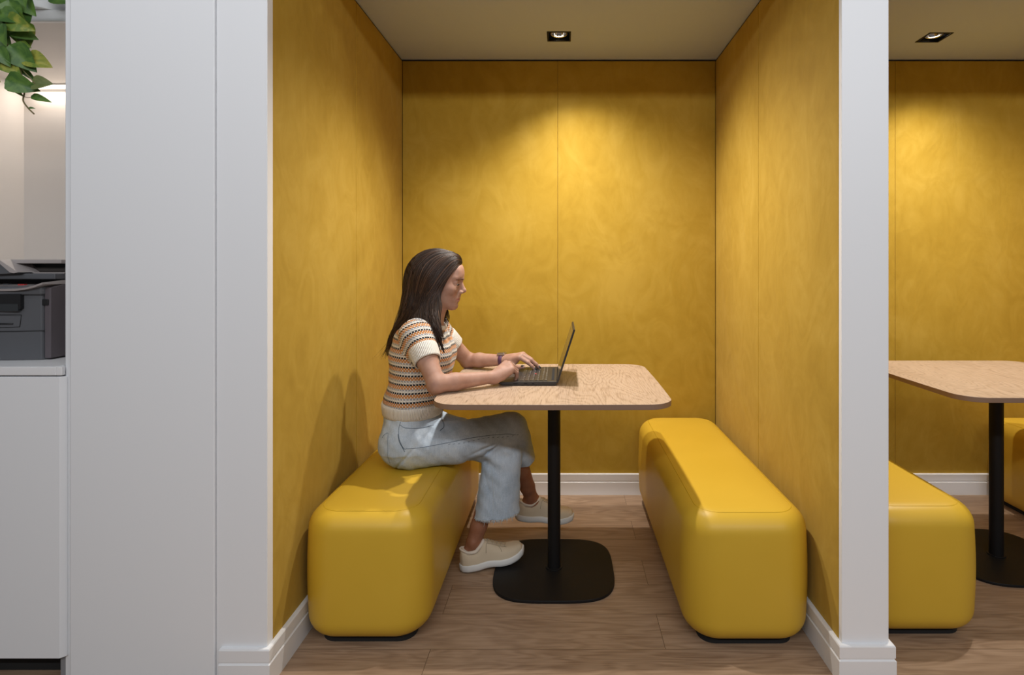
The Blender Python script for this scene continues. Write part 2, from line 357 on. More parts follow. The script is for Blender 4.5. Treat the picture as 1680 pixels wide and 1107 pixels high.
# two-step baseboards
def base_run(bm, x0, x1, y0, y1):
    pass
def baseboard(name, label, p0, p1, nrm, ends=(0, 0)):
    """p0->p1 on the wall face (x,y), nrm = direction out of the wall"""
    p0, p1, nrm = Vector((*p0, 0)), Vector((*p1, 0)), Vector((*nrm, 0)); d = (p1-p0).normalized()
    prof = [(0, 0), (0.015, 0), (0.015, 0.0655), (0.0105, 0.069), (0.0105, 0.071), (0.0135, 0.0735), (0.0135, 0.105), (0.0115, 0.1085), (0, 0.1085)]
    bm = bmesh.new(); A = []; Bv = []
    for o, z in prof:
        A.append(bm.verts.new(p0+nrm*o+Vector((0, 0, z))-d*o*ends[0])); Bv.append(bm.verts.new(p1+nrm*o+Vector((0, 0, z))+d*o*ends[1]))
    n = len(prof); fs = [bm.faces.new(A), bm.faces.new(Bv)]
    for i in range(n): fs.append(bm.faces.new((A[i], A[(i+1) % n], Bv[(i+1) % n], Bv[i])))
    bmesh.ops.recalc_face_normals(bm, faces=fs)
    return B_struct(name, label, bm, M['trim'])
baseboard('baseboard_back', 'white stepped baseboard along the back of the first booth', (XL, DB), (XR, DB), (0, -1), (-1, -1))
baseboard('baseboard_back', 'white stepped baseboard along the back of the second booth', (XR2, DB), (XE, DB), (0, -1), (-1, -1))
baseboard('baseboard_left', 'white stepped baseboard on the left wall', (XL, DFL-0.012), (XL, DB), (1, 0), (1, -1))
baseboard('baseboard_left', 'front return of the left baseboard', (-0.968, DFL-0.012), (XL, DFL-0.012), (0, -1), (0, 1))
baseboard('baseboard_right', 'white stepped baseboard on the right wall of the first booth', (XR, DF-0.016), (XR, DB), (-1, 0), (1, -1))
baseboard('baseboard_center', 'front of the white column baseboard', (XR, DF-0.016), (XR2, DF-0.016), (0, -1), (1, 1))
baseboard('baseboard_center', 'column baseboard on its second booth side', (XR2, DF-0.016), (XR2, DB), (1, 0), (1, -1))
# counter niche on the left
B_struct('wall_niche', 'cream back wall of the counter niche', boxes((-2.56, -1.4376, 2.68, 2.76, 0, 2.07)), M['cream'])
B_struct('wall_niche_left', 'cream side wall of the counter niche', boxes((-2.75, -2.56, 1.9, 2.76, 0, 2.07)), M['cream'])
B_struct('wall_upper', 'grey plaster wall above the niche shelf', boxes((-4.0, -1.4376, 2.9, 3.0, 2.0, 3.2)), M['concrete'])
B_struct('trim_5', 'white overhead shelf board closing the niche', boxes((-2.75, -1.4385, 2.0, 2.78, 2.053, 2.090)), M['cream'], bevel=0.002)
B_struct('trim_6', 'white front lipping of the overhead board', boxes((-2.75, -1.4385, 1.985, 2.0, 2.051, 2.092)), M['trim'], bevel=0.002)

# ------------------------------------------------------------------ lamps
def downlight(x, y, label):
    t = thing('recessed_downlight', label, 'ceiling light', (x, y, HT), 'square recessed downlights in the booth ceilings')
    w = 0.052; z = HT
    bm = bmesh.new(); o = w+0.004
    for b in ((-o, o, -o, -w+0.004), (-o, o, w-0.004, o), (-o, -w+0.004, -w+0.004, w-0.004), (w-0.004, o, -w+0.004, w-0.004)): box(bm, x+b[0], x+b[1], y+b[2], y+b[3], z-0.0025, z-0.0002)
    ob('trim_frame', bm, M['black'], t)
    bm = boxes((x-w, x-w+0.002, y-w, y+w, z, z+0.07), (x+w-0.002, x+w, y-w, y+w, z, z+0.07), (x-w+0.002, x+w-0.002, y-w, y-w+0.002, z, z+0.07), (x-w+0.002, x+w-0.002, y+w-0.002, y+w, z, z+0.07), (x-w, x+w, y-w, y+w, z+0.07, z+0.072))
    ob('housing', bm, mat('glossy_black_housing', (0.01, 0.01, 0.01), 0.15), t)
    bm = bmesh.new()
    ring = [Vector((x+0.038*math.cos(a), y+0.038*math.sin(a), z+0.012)) for a in [2*math.pi*i/40 for i in range(40)]]
    tube(bm, ring, 0.0035, 8, closed=True); ob('retaining_ring', bm, M['chrome'], t, smooth=True)
    bm = bmesh.new(); A = []
    for k, (r, h) in enumerate(((0.036, 0.012), (0.033, 0.028), (0.022, 0.042))):
        A.append([bm.verts.new((x+r*math.cos(2*math.pi*i/40), y+r*math.sin(2*math.pi*i/40), z+h)) for i in range(40)])
    for k in range(2):
        for i in range(40): bm.faces.new((A[k][i], A[k][(i+1) % 40], A[k+1][(i+1) % 40], A[k+1][i]))
    ob('reflector', bm, M['chrome'], t, smooth=True)
    bm = bmesh.new(); cyl(bm, (x, y), 0.021, z+0.040, z+0.046, 32); ob('lamp', bm, M['lampglow'], t)
    return t
downlight(*BOOTH_LAMPS[0], 'square black recessed downlight in the ceiling above the laptop table')
downlight(*BOOTH_LAMPS[1], 'square black recessed downlight in the ceiling of the right-hand booth, past the white column')
downlight(*BOOTH_LAMPS[2], 'square black recessed downlight straight above the laptop table, nearer the booth opening')
downlight(*BOOTH_LAMPS[3], 'square black recessed downlight of the right-hand booth, nearer its opening')
led = thing('led_strip', 'thin glowing LED strip under the overhead board above the printer', 'light strip', (-2.0, 2.67, 2.04))
ob('diffuser', boxes((-2.55, -1.4390, 2.664, 2.6795, 2.034, 2.047)), M['led'], led)
ob('channel', boxes((-2.55, -1.4390, 2.660, 2.6795, 2.047, 2.0525)), M['silver'], led)
lo = area('led_strip_light', (-2.0, 2.645, 2.03), (math.radians(-12), 0, 0), 1.0, 0.02, 2.4, (1.0, 0.88, 0.76))

# ------------------------------------------------------------------ benches
def bench_body(x0, x1, y0, y1, z0, z1, rp=0.110, re=0.068):
    """soft box: plan corners rp, all edges re, top very slightly crowned"""
    bm = bmesh.new(); rings = []; n = 12
    def plan(ins):
        r = max(rp-ins, 0.012); return rrect(x0+ins, x1-ins, y0+ins, y1-ins, r, n)
    prof = []
    for i in range(9): a = math.radians(90*i/8); prof.append((re*(1-math.sin(a)), z0+re*(1-math.cos(a))))
    for i in range(1, 6): prof.append((-0.004*math.sin(math.pi*i/6), z0+re+(z1-z0-2*re)*i/6))
    for i in range(9): a = math.radians(90*i/8); prof.append((re*(1-math.cos(a)), z1-re+re*math.sin(a)))
    prof += [(re+0.03, z1+0.0012), (re+0.075, z1+0.002)]
    for ins, z in prof:
        rings.append([bm.verts.new((p[0], p[1], z)) for p in plan(ins)])
    m = len(rings[0])
    for a, b in zip(rings, rings[1:]):
        for k in range(m): bm.faces.new((a[k], a[(k+1) % m], b[(k+1) % m], b[k]))
    bm.faces.new(rings[0][::-1]); bm.faces.new(rings[-1])
    return bm
def bench(x0, y0, label, y1=2.925):
    t = thing('upholstered_bench', label, 'bench', (x0+0.2, (y0+y1)/2, 0), 'yellow leatherette block benches')
    ob('cushion_block', bench_body(x0, x0+0.40, y0, y1, 0.017, 0.42), M['vinyl'], t, smooth=True)
    bm = bmesh.new(); ins = 0.044
    pts = [Vector((p[0], p[1], 0.4155)) for p in rrect(x0+ins, x0+0.40-ins, y0+ins, y1-ins, 0.070, 10)]
    tube(bm, pts, 0.0013, 6, closed=True); ob('top_seam', bm, M['benchseam'], t, smooth=True)
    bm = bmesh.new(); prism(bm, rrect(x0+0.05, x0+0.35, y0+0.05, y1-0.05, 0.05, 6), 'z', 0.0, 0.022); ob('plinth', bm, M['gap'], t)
    return t
bench(-0.822, 1.737, 'yellow leatherette block bench that the seated person sits on, against the left velvet wall')
bench(0.384, 1.727, 'empty yellow leatherette block bench on the right side of the laptop table')
bench(0.951, 1.775, 'yellow leatherette block bench directly right of the white column')
bench(2.157, 1.74, 'yellow leatherette bench only just showing at the right edge behind the black table post')

# ------------------------------------------------------------------ tables
def table(cx, cy, label, w=0.809, dp=0.775):
    t = thing('pedestal_table', label, 'table', (cx, cy, 0), 'oak-topped pedestal tables')
    def outline(w, dp, r, bul):
        pts = rrect(cx-w/2, cx+w/2, cy-dp/2, cy+dp/2, r, 12); out = []
        sub = []
        for i, p in enumerate(pts):
            q = pts[(i+1) % len(pts)]; sub.append(p)
            if math.hypot(q[0]-p[0], q[1]-p[1]) > 0.15:
                for k in range(1, 8): sub.append((p[0]+(q[0]-p[0])*k/8, p[1]+(q[1]-p[1])*k/8))
        for x, y in sub:
            dx, dy = (x-cx)/(w/2), (y-cy)/(dp/2)
            out.append((cx+(x-cx)*(1-bul*dy*dy), cy+(y-cy)*(1-bul*dx*dx)))
        return out
    bm = bmesh.new(); prism(bm, outline(w, dp, 0.085, 0.012), 'z', 0.722, 0.74)
    top = ob('tabletop', bm, [M['oak'], M['oak_edge']], t, bevel=0.0012, seg=2)
    for f in top.data.polygons:
        if abs(f.normal.z) < 0.5: f.material_index = 1
    bm = bmesh.new(); cyl(bm, (cx, cy), 0.025, 0.012, 0.722, 48); ob('column', bm, M['black'], t, smooth=True, bevel=0.001)
    bm = bmesh.new(); cyl(bm, (cx, cy), 0.033, 0.0101, 0.014, 48); ob('collar', bm, M['black'], t, bevel=0.001)
    bm = bmesh.new(); prism(bm, [(cx+0.231*math.copysign(abs(math.cos(a))**(2/3.7), math.cos(a)), cy+0.228*math.copysign(abs(math.sin(a))**(2/3.7), math.sin(a))) for a in [2*math.pi*i/96 for i in range(96)]], 'z', 0.0, 0.0105); ob('base_plate', bm, M['black'], t, bevel=0.002)
    bm = bmesh.new(); prism(bm, rrect(cx-0.12, cx+0.12, cy-0.12, cy+0.12, 0.02, 4), 'z', 0.715, 0.7219); ob('mounting_plate', bm, M['black'], t)
    return t
TC = (-0.0335, 2.2135)
table(*TC, 'oak-topped table on a black post where the person works, laptop on top')
table(1.777, 2.31, 'oak-topped table on a black post in the right-hand booth, cut off by the photo edge')

# ------------------------------------------------------------------ laptop
LX0, LX1, LY0, LY1, LZ = -0.245, -0.0225, 2.117, 2.435, 0.74
lap = thing('laptop', 'open thin black laptop on the oak table under the person\'s hands', 'laptop', ((LX0+LX1)/2, (LY0+LY1)/2, LZ))
bm = bmesh.new(); prism(bm, [(LX0, LZ+0.011), (LX0+0.004, LZ+0.014), (LX1, LZ+0.0165), (LX1, LZ+0.003), (LX0+0.02, LZ+0.003), (LX0+0.003, LZ+0.009)], 'y', LY0, LY1)
base = ob('base', bm, M['lap'], lap, bevel=0.001)
def kz(x): return LZ+0.014+0.0025*(x-LX0)/(LX1-LX0)
bm = bmesh.new()
for x in (LX0+0.03, LX1-0.02):
    for y in (LY0+0.03, LY1-0.03): bm = bmesh.new(); cyl(bm, (x, y), 0.006, LZ+0.0002, LZ+0.0035, 16); ob('rubber_foot', bm, M['gap'], lap)
bm = bmesh.new(); x0, x1 = LX0+0.012, LX0+0.070; ym = (LY0+LY1)/2-0.012
prism(bm, [(x0, kz(x0)-0.0002), (x1, kz(x1)-0.0002), (x1, kz(x1)+0.0004), (x0, kz(x0)+0.0004)], 'y', ym-0.05, ym+0.05)
ob('touchpad', bm, M['key'], lap)
bm = bmesh.new(); x0, x1 = LX0+0.080, LX1-0.028
prism(bm, [(x0, kz(x0)-0.0003), (x1, kz(x1)-0.0003), (x1, kz(x1)+0.0002), (x0, kz(x0)+0.0002)], 'y', LY0+0.012, LY1-0.012)
kb = ob('keyboard', bm, M['lap'], lap)
KR = 6
for r in range(KR):
    xa = x0+0.003+r*0.0185; nk = [9, 12, 13, 14, 14, 15][r]; hx = 0.0155 if r < 5 else 0.010
    span = (LY1-0.014)-(LY0+0.014); wk = span/nk
    for c in range(nk):
        ya = LY0+0.014+c*wk; z = kz(xa+0.008)
        if r == 0 and c in (3, 4, 5):
            if c != 4: continue
            yb0, yb1 = ya-wk, ya+2*wk
        else: yb0, yb1 = ya, ya+wk
        bm = bmesh.new(); i0 = 0.0011
        vs = box(bm, xa, xa+hx, yb0+i0, yb1-i0, z+0.0002, z+0.0020)
        me = bpy.data.meshes.new('key')
        # printed legend: a few strokes on the key face
        if not (r == 0 and c == 4):
            yc = (yb0+yb1)/2+0.003; fz = z+0.00205; n0 = len(bm.faces)
            for (a, b, c_, d) in ((0.002, 0.0032, -0.0025, 0.0015), (0.0045, 0.0055, -0.0025, 0.0005)):
                q = [bm.verts.new((xa+hx-a, yc+c_, fz)), bm.verts.new((xa+hx-a, yc+d, fz)), bm.verts.new((xa+hx-b, yc+d, fz)), bm.verts.new((xa+hx-b, yc+c_, fz))]
                f = bm.faces.new(q); f.material_index = 1
        bm.normal_update(); bm.to_mesh(me); bm.free()
        link_mesh('key', me, [M['key'], M['legend']], kb, smooth=False)
bm = bmesh.new(); xs = x0+0.003+2*0.0185+0.017; cyl(bm, (xs, (LY0+LY1)/2-0.01), 0.0035, kz(xs), kz(xs)+0.0035, 16); ob('pointing_stick', bm, M['red'], lap, bevel=0.001)
bm = bmesh.new(); xs = LX1-0.020; prism(bm, [(xs, kz(xs)-0.0002), (xs+0.010, kz(xs)-0.0002), (xs+0.010, kz(xs)+0.0004), (xs, kz(xs)+0.0004)], 'y', LY0+0.03, LY1-0.03); ob('speaker_grille', bm, M['gap'], lap)
# lid: leans back about 17 degrees
hx, hz = LX1-0.001, LZ+0.012; ux, uz = 0.0655/0.212, 0.2015/0.212; nx, nz = uz, -ux
def lidp(a, b): return (hx+ux*a+nx*b, hz+uz*a+nz*b)
bm = bmesh.new(); prism(bm, [lidp(0, 0), lidp(0.208, 0), lidp(0.212, 0.003), lidp(0.210, 0.0068), lidp(0.0, 0.0068)], 'y', LY0, LY1); lid = ob('lid', bm, M['lap'], lap, bevel=0.0012)
bm = bmesh.new(); prism(bm, [lidp(0.018, -0.0004), lidp(0.203, -0.0004), lidp(0.203, 0.0001), lidp(0.018, 0.0001)], 'y', LY0+0.008, LY1-0.008); ob('display', bm, M['screen'], lid)
for ya, yb in ((LY0+0.03, LY0+0.075), (LY1-0.075, LY1-0.03)):
    bm = bmesh.new(); prism(bm, [lidp(-0.004, -0.001), lidp(0.008, -0.001), lidp(0.008, 0.0075), lidp(-0.004, 0.0075)], 'y', ya, yb); ob('hinge', bm, M['gap'], lap)
for a, b in ((0.06, 0.075), (0.10, 0.112), (0.13, 0.138)): ob('side_port', boxes((LX0+a, LX0+b, LY0-0.0003, LY0+0.002, LZ+0.006, LZ+0.011)), M['gap'], lap)

# ------------------------------------------------------------------ counter niche: counter, cabinets, printer, plant
ct = ob('countertop', boxes((-2.56, -1.4390, 1.60, 2.68, 0.878, 0.903), (-1.4390, -1.421, 1.60, 1.612, 0.878, 0.903)), M['trim'], bevel=0.002)
tag(ct, 'continuous white countertop under the grey printer', 'countertop')
cab = thing('base_cabinet', 'white handleless base cabinet below the printer, beside the tall white panel', 'cabinet', (-1.75, 1.9, 0))
ob('body', boxes((-2.10, -1.4390, 1.618, 2.66, 0.07, 0.877)), M['white'], cab)
bm = bmesh.new(); prism(bm, [(-2.09, 1.617), (-2.09, 1.600), (-1.428, 1.600), (-1.4165, 1.6115), (-1.4165, 1.617)], 'z', 0.075, 0.874); ob('door', bm, M['white'], cab, bevel=0.001)
ob('toe_kick', boxes((-2.10, -1.4390, 1.66, 1.68, 0, 0.07)), M['gap'], cab)
B_struct('trim_7', 'dark gap between cabinet door and tall panel', boxes((-1.4390, -1.40, 1.6165, 1.6195, 0.0, 0.877)), mat('grey_gap', (0.25, 0.25, 0.26), 0.8))

pr = thing('printer', 'dark grey multifunction printer on the white counter', 'printer', (-1.80, 1.92, 0.903))
PX1, PY0, PZ = -1.580, 1.705, 0.903
def pz(py, d=1.71): return HC-(py-CY)*d/F
def pxx(px, d=1.71): return (px-CX)*d/F
# main body: plan outline with bulged front
def front_curve(xa, xb, y, bulge, n=12):
    return [(xa+(xb-xa)*i/n, y-bulge*math.sin(math.pi*i/n)) for i in range(n+1)]
plan = front_curve(-2.02, PX1-0.008, PY0+0.012, 0.014)+[(PX1-0.002, PY0+0.022), (PX1+0.010, PY0+0.16), (PX1+0.012, PY0+0.40), (-2.03, PY0+0.40)]
bm = bmesh.new(); prism(bm, plan, 'z', PZ+0.0008, pz(484)); ob('lower_body', bm, M['pgrey'], pr, bevel=0.002)
plan2 = front_curve(-2.022, PX1-0.004, PY0+0.006, 0.016)+[(PX1+0.002, PY0+0.018), (PX1+0.014, PY0+0.16), (PX1+0.016, PY0+0.40), (-2.032, PY0+0.40)]
bm = bmesh.new(); prism(bm, plan2, 'z', pz(483.5), pz(470)); ob('upper_body', bm, M['pgrey'], pr, bevel=0.004)
bm = bmesh.new(); prism(bm, [(PY0+0.016, PZ+0.004), (PY0+0.395, PZ+0.01), (PY0+0.395, pz(468)), (PY0+0.10, pz(462)), (PY0+0.016, pz(472))], 'x', PX1-0.002, PX1+0.0175)
ob('side_panel', bm, M['pside'], pr, bevel=0.003)
# raised control deck that sweeps up at the right
bm = bmesh.new(); n = 16; T = []; U = []
for i in range(n+1):
    x = -2.02+(PX1+0.017+2.02)*i/n; s = max(0, (x+1.66)/(PX1+0.017+1.66)); lift = 0.020*s*s
    T.append((x, pz(471.5)+lift*1.0)); U.append((x, pz(473.5)+lift))
for (ya, yb, up) in ((PY0-0.012, PY0+0.10, 0.017),):
    va = [bm.verts.new((x, ya, z-0.001)) for x, z in U]; vb = [bm.verts.new((x, yb, z+up*(1-0.6*max(0, (x+1.66)/0.12)**1))) for x, z in U]
    vc = [bm.verts.new((x, ya+0.002, z-0.006)) for x, z in U]; vd = [bm.verts.new((x, yb, z-0.008)) for x, z in U]
    for i in range(n):
        bm.faces.new((va[i], va[i+1], vb[i+1], vb[i])); bm.faces.new((vc[i], vc[i+1], va[i+1], va[i])); bm.faces.new((vd[i], vd[i+1], vc[i+1], vc[i])); bm.faces.new((vb[i], vb[i+1], vd[i+1], vd[i]))
    bm.faces.new((va[0], vb[0], vd[0], vc[0])); bm.faces.new((va[n], vc[n], vd[n], vb[n]))
    bmesh.ops.recalc_face_normals(bm, faces=bm.faces[:])
deck = ob('control_panel', bm, M['plight'], pr, smooth=False)
def deck_z(y): return pz(473.5)-0.001+0.018*(y-PY0+0.012)/0.112
for px, yy, w, m in ((37, PY0+0.055, 0.020, M['red']), (24, PY0+0.015, 0.020, M['pgrey']), (6, PY0+0.02, 0.018, M['pside']), (12, PY0+0.06, 0.016, M['pgrey'])):
    x = pxx(px, yy); bm = boxes((x-w/2, x+w/2, yy-0.006, yy+0.006, deck_z(yy)-0.001, deck_z(yy)+0.003)); ob('button', bm, m, deck, bevel=0.001)
bm = boxes((-2.03, PX1+0.010, PY0+0.101, PY0+0.40, pz(471), pz(457))); ob('scanner_neck', bm, M['pdark'], pr)
# scanner bed and feeder
bm = boxes((-2.03, PX1+0.018, PY0+0.03, PY0+0.41, pz(458.0, 1.74), pz(448.5, 1.74))); ob('scanner_bed', bm, M['pgrey'], pr, bevel=0.003)
bm = boxes((-2.03, PX1+0.018, PY0+0.06, PY0+0.12, pz(448.4, 1.78), pz(446.6, 1.78))); ob('paper_rest', bm, M['plight'], pr, bevel=0.0005)
bm = boxes((-2.03, PX1+0.016, PY0+0.10, PY0+0.40, pz(447, 1.8), pz(431, 1.8))); ob('feeder_slot', bm, M['pdark'], pr)
bm = boxes((-1.78, PX1+0.012, PY0+0.085, PY0+0.10, pz(446.6, 1.79), pz(438.5, 1.79))); ob('feeder_tray', bm, mat('printer_brown_tray', (0.05, 0.042, 0.038), 0.5), pr)
bm = boxes((-2.03, PX1+0.018, PY0+0.05, PY0+0.41, pz(432.2, 1.76), pz(425.5, 1.76))); ob('feeder_cover', bm, M['plight'], pr, bevel=0.002)
bm = bmesh.new(); prism(bm, [(-2.03, pz(458, 1.73)), (pxx(38, 1.73), pz(448, 1.73)), (pxx(24, 1.73), pz(446, 1.73)), (pxx(0, 1.73), pz(426.5, 1.73)), (-2.03, pz(424.5, 1.73))], 'y', PY0+0.015, PY0+0.30); ob('feeder_hood', bm, M['pgrey'], pr, bevel=0.002)
bm = bmesh.new(); prism(bm, [(pxx(0, 1.73), pz(427.5, 1.73)), (pxx(4, 1.73), pz(425.5, 1.73)), (pxx(36, 1.73), pz(446.5, 1.73)), (pxx(28, 1.73), pz(448, 1.73)), (pxx(22, 1.73), pz(446.5, 1.73))], 'y', PY0+0.013, PY0+0.29); ob('hood_edge', bm, M['plight'], pr)
# output slot, tray, door outlines
yf = PY0-0.0035
bm = bmesh.new(); prism(bm, rrect(-2.0, pxx(38.5), pz(507), pz(482), 0.004, 4), 'y', yf-0.0015, yf+0.02); ob('output_slot', bm, M['pdark'], pr)
bm = bmesh.new(); prism(bm, rrect(-2.0, pxx(35), pz(510), pz(498), 0.002, 4), 'y', yf-0.0022, yf+0.01); ob('output_tray', bm, mat('printer_slot_grey', (0.03, 0.034, 0.037), 0.5), pr)
def groove(pts, r=0.0011, name='door_groove'):
    bm = bmesh.new(); tube(bm, [Vector(p) for p in pts], r, 6); return ob(name, bm, M['pdark'], pr, smooth=True)
def fy(x): return PY0+0.012-0.014*math.sin(math.pi*max(0, min(1, (x+2.02)/(PX1-0.008+2.02))))-0.0003
def fp(px, py): x = pxx(px); return (x, fy(x), pz(py))
groove([fp(0, 516.5), fp(15, 516.5), fp(34.5, 516.5)]); groove([fp(34.5, 516.5), fp(32, 536)]); groove([fp(0, 537), fp(15, 537), fp(32, 536)])
groove([fp(0, 543.5), fp(25, 543.5), fp(50, 543), fp(69, 542.5)], 0.0014); groove([fp(38.5, 484), fp(56, 484), fp(70, 484)], 0.0008)
groove([fp(0, 531), fp(22, 531)], 0.0025, 'tray_handle')
bm = boxes((PX1-0.006, PX1+0.012, PY0+0.012, PY0+0.030, pz(501), pz(491))); ob('door_latch', bm, M['pdark'], pr, bevel=0.002)
bm = bmesh.new()
for k in range(4):
    for j in range(7):
        yv = PY0+0.075+j*0.012; box(bm, PX1+0.017, PX1+0.0183, yv, yv+0.008, PZ+0.014+k*0.0045+j*0.0004, PZ+0.0165+k*0.0045+j*0.0004)
ob('side_vent', bm, M['pdark'], pr)

plant = thing('hanging_pothos', 'trailing pothos with heart-shaped green and yellow-green leaves hanging over the niche', 'plant', (-1.9, 1.9, 2.1))
rnd = random.Random(4)
def leaf(bm, base, ang, size, tilt, curl, mi, width=0.72):
    """heart leaf: base point, direction angle in the picture plane, tilt out of it"""
    d = Vector((math.cos(ang), 0.25*math.sin(tilt), math.sin(ang))).normalized(); nrm = Vector((0.3*math.sin(tilt*1.7), -1, 0.35*math.cos(tilt*2.1))).normalized()
    s = d.cross(nrm).normalized(); nrm = s.cross(d).normalized()
    nu, nv = 9, 7; g = []
    for i in range(nu):
        t = i/(nu-1); w = size*width*0.5*(math.sin(math.pi*min(1, t**0.62))**0.8)*(1.12-0.35*t); row = []
        for j in range(nv):
            v = -1+2*j/(nv-1); p = Vector(base)+d*size*(t-0.12*abs(v)*(1-t)**2)+s*w*v+nrm*(size*(0.16*abs(v)*w/size*2-curl*t*t))
            row.append(bm.verts.new(p))
        g.append(row)
    for i in range(nu-1):
        for j in range(nv-1):
            try: f = bm.faces.new((g[i][j], g[i+1][j], g[i+1][j+1], g[i][j+1])); f.material_index = mi; f.smooth = True
            except ValueError: pass
LV = [  # base px, base py, direction deg (0=right, -90=down), length px, material, depth
 (8, -20, -60, 38, 0, 1.86), (30, -8, -50, 40, 0, 1.84), (-4, -2, -15, 30, 0, 1.83), (18, 18, -95, 44, 0, 1.80), (38, 8, -85, 30, 0, 1.84), (2, 22, -20, 34, 0, 1.78),
 (30, 28, -55, 30, 1, 1.80), (14, 34, -20, 36, 1, 1.78), (22, 48, -20, 30, 0, 1.80), (40, 38, -95, 40, 1, 1.82), (4, 42, -85, 30, 0, 1.77), (-8, 50, -60, 34, 0, 1.80),
 (20, 78, -50, 44, 0, 1.78), (-4, 80, -60, 28, 0, 1.76), (46, 95, -20, 36, 1, 1.80), (6, 100, -40, 32, 1, 1.78), (34, 110, -50, 26, 0, 1.81), (55, 138, 5, 26, 2, 1.79),
 (14, 132, -18, 38, 0, 1.77), (12, 134, -50, 26, 0, 1.79), (54, 158, -15, 26, 0, 1.80), (48, 177, 0, 8, 0, 1.80), (60, -14, -20, 30, 1, 1.86), (84, -6, -15, 28, 0, 1.95), (-14, 100, -70, 34, 1, 1.77), (-10, 20, -70, 36, 0, 1.79),
 (44, -16, -100, 26, 0, 1.82), (16, 4, -75, 34, 0, 1.82), (30, 66, -30, 22, 1, 1.81)]
bm = bmesh.new()
for (px, py, a, ln, mi, d) in LV:
    leaf(bm, P(px, py, d), math.radians(a), ln*d/F*1.12, rnd.uniform(-1, 1), rnd.uniform(0.05, 0.3), mi, 0.80 if ln > 27 else (0.95 if mi == 2 else 0.42))
M['leafm'] = leaf_mat('olive_leaf', (0.13, 0.17, 0.05), (0.20, 0.23, 0.08))
ob('foliage', bm, [M['leafd'], M['leafy'], M['leafm']], plant)
for pts, r in (([(20, -30, 1.84), (14, 30, 1.83), (10, 70, 1.80), (26, 95, 1.79), (36, 125, 1.80), (40, 150, 1.80), (38, 165, 1.80), (46, 177, 1.80), (56, 187, 1.80)], 0.0022), ([(-5, -20, 1.83), (6, 60, 1.80), (20, 80, 1.79), (34, 110, 1.80), (58, 137, 1.79)], 0.0018), ([(30, 105, 1.80), (24, 120, 1.79), (14, 132, 1.78), (12, 142, 1.78), (20, 149, 1.78), (32, 148, 1.78)], 0.0014), ([(38, 158, 1.80), (46, 160, 1.80), (54, 159, 1.80)], 0.0011)):
    bm = bmesh.new(); c = catmull([P(*p) for p in pts], 40); tube(bm, c, r, 6); ob('vine', bm, M['vine'], plant, smooth=True)
bm = bmesh.new(); cyl(bm, (-1.86, 2.03), 0.07, 2.0925, 2.21, 32, 0.095); ob('pot', bm, M['white'], plant, bevel=0.003)

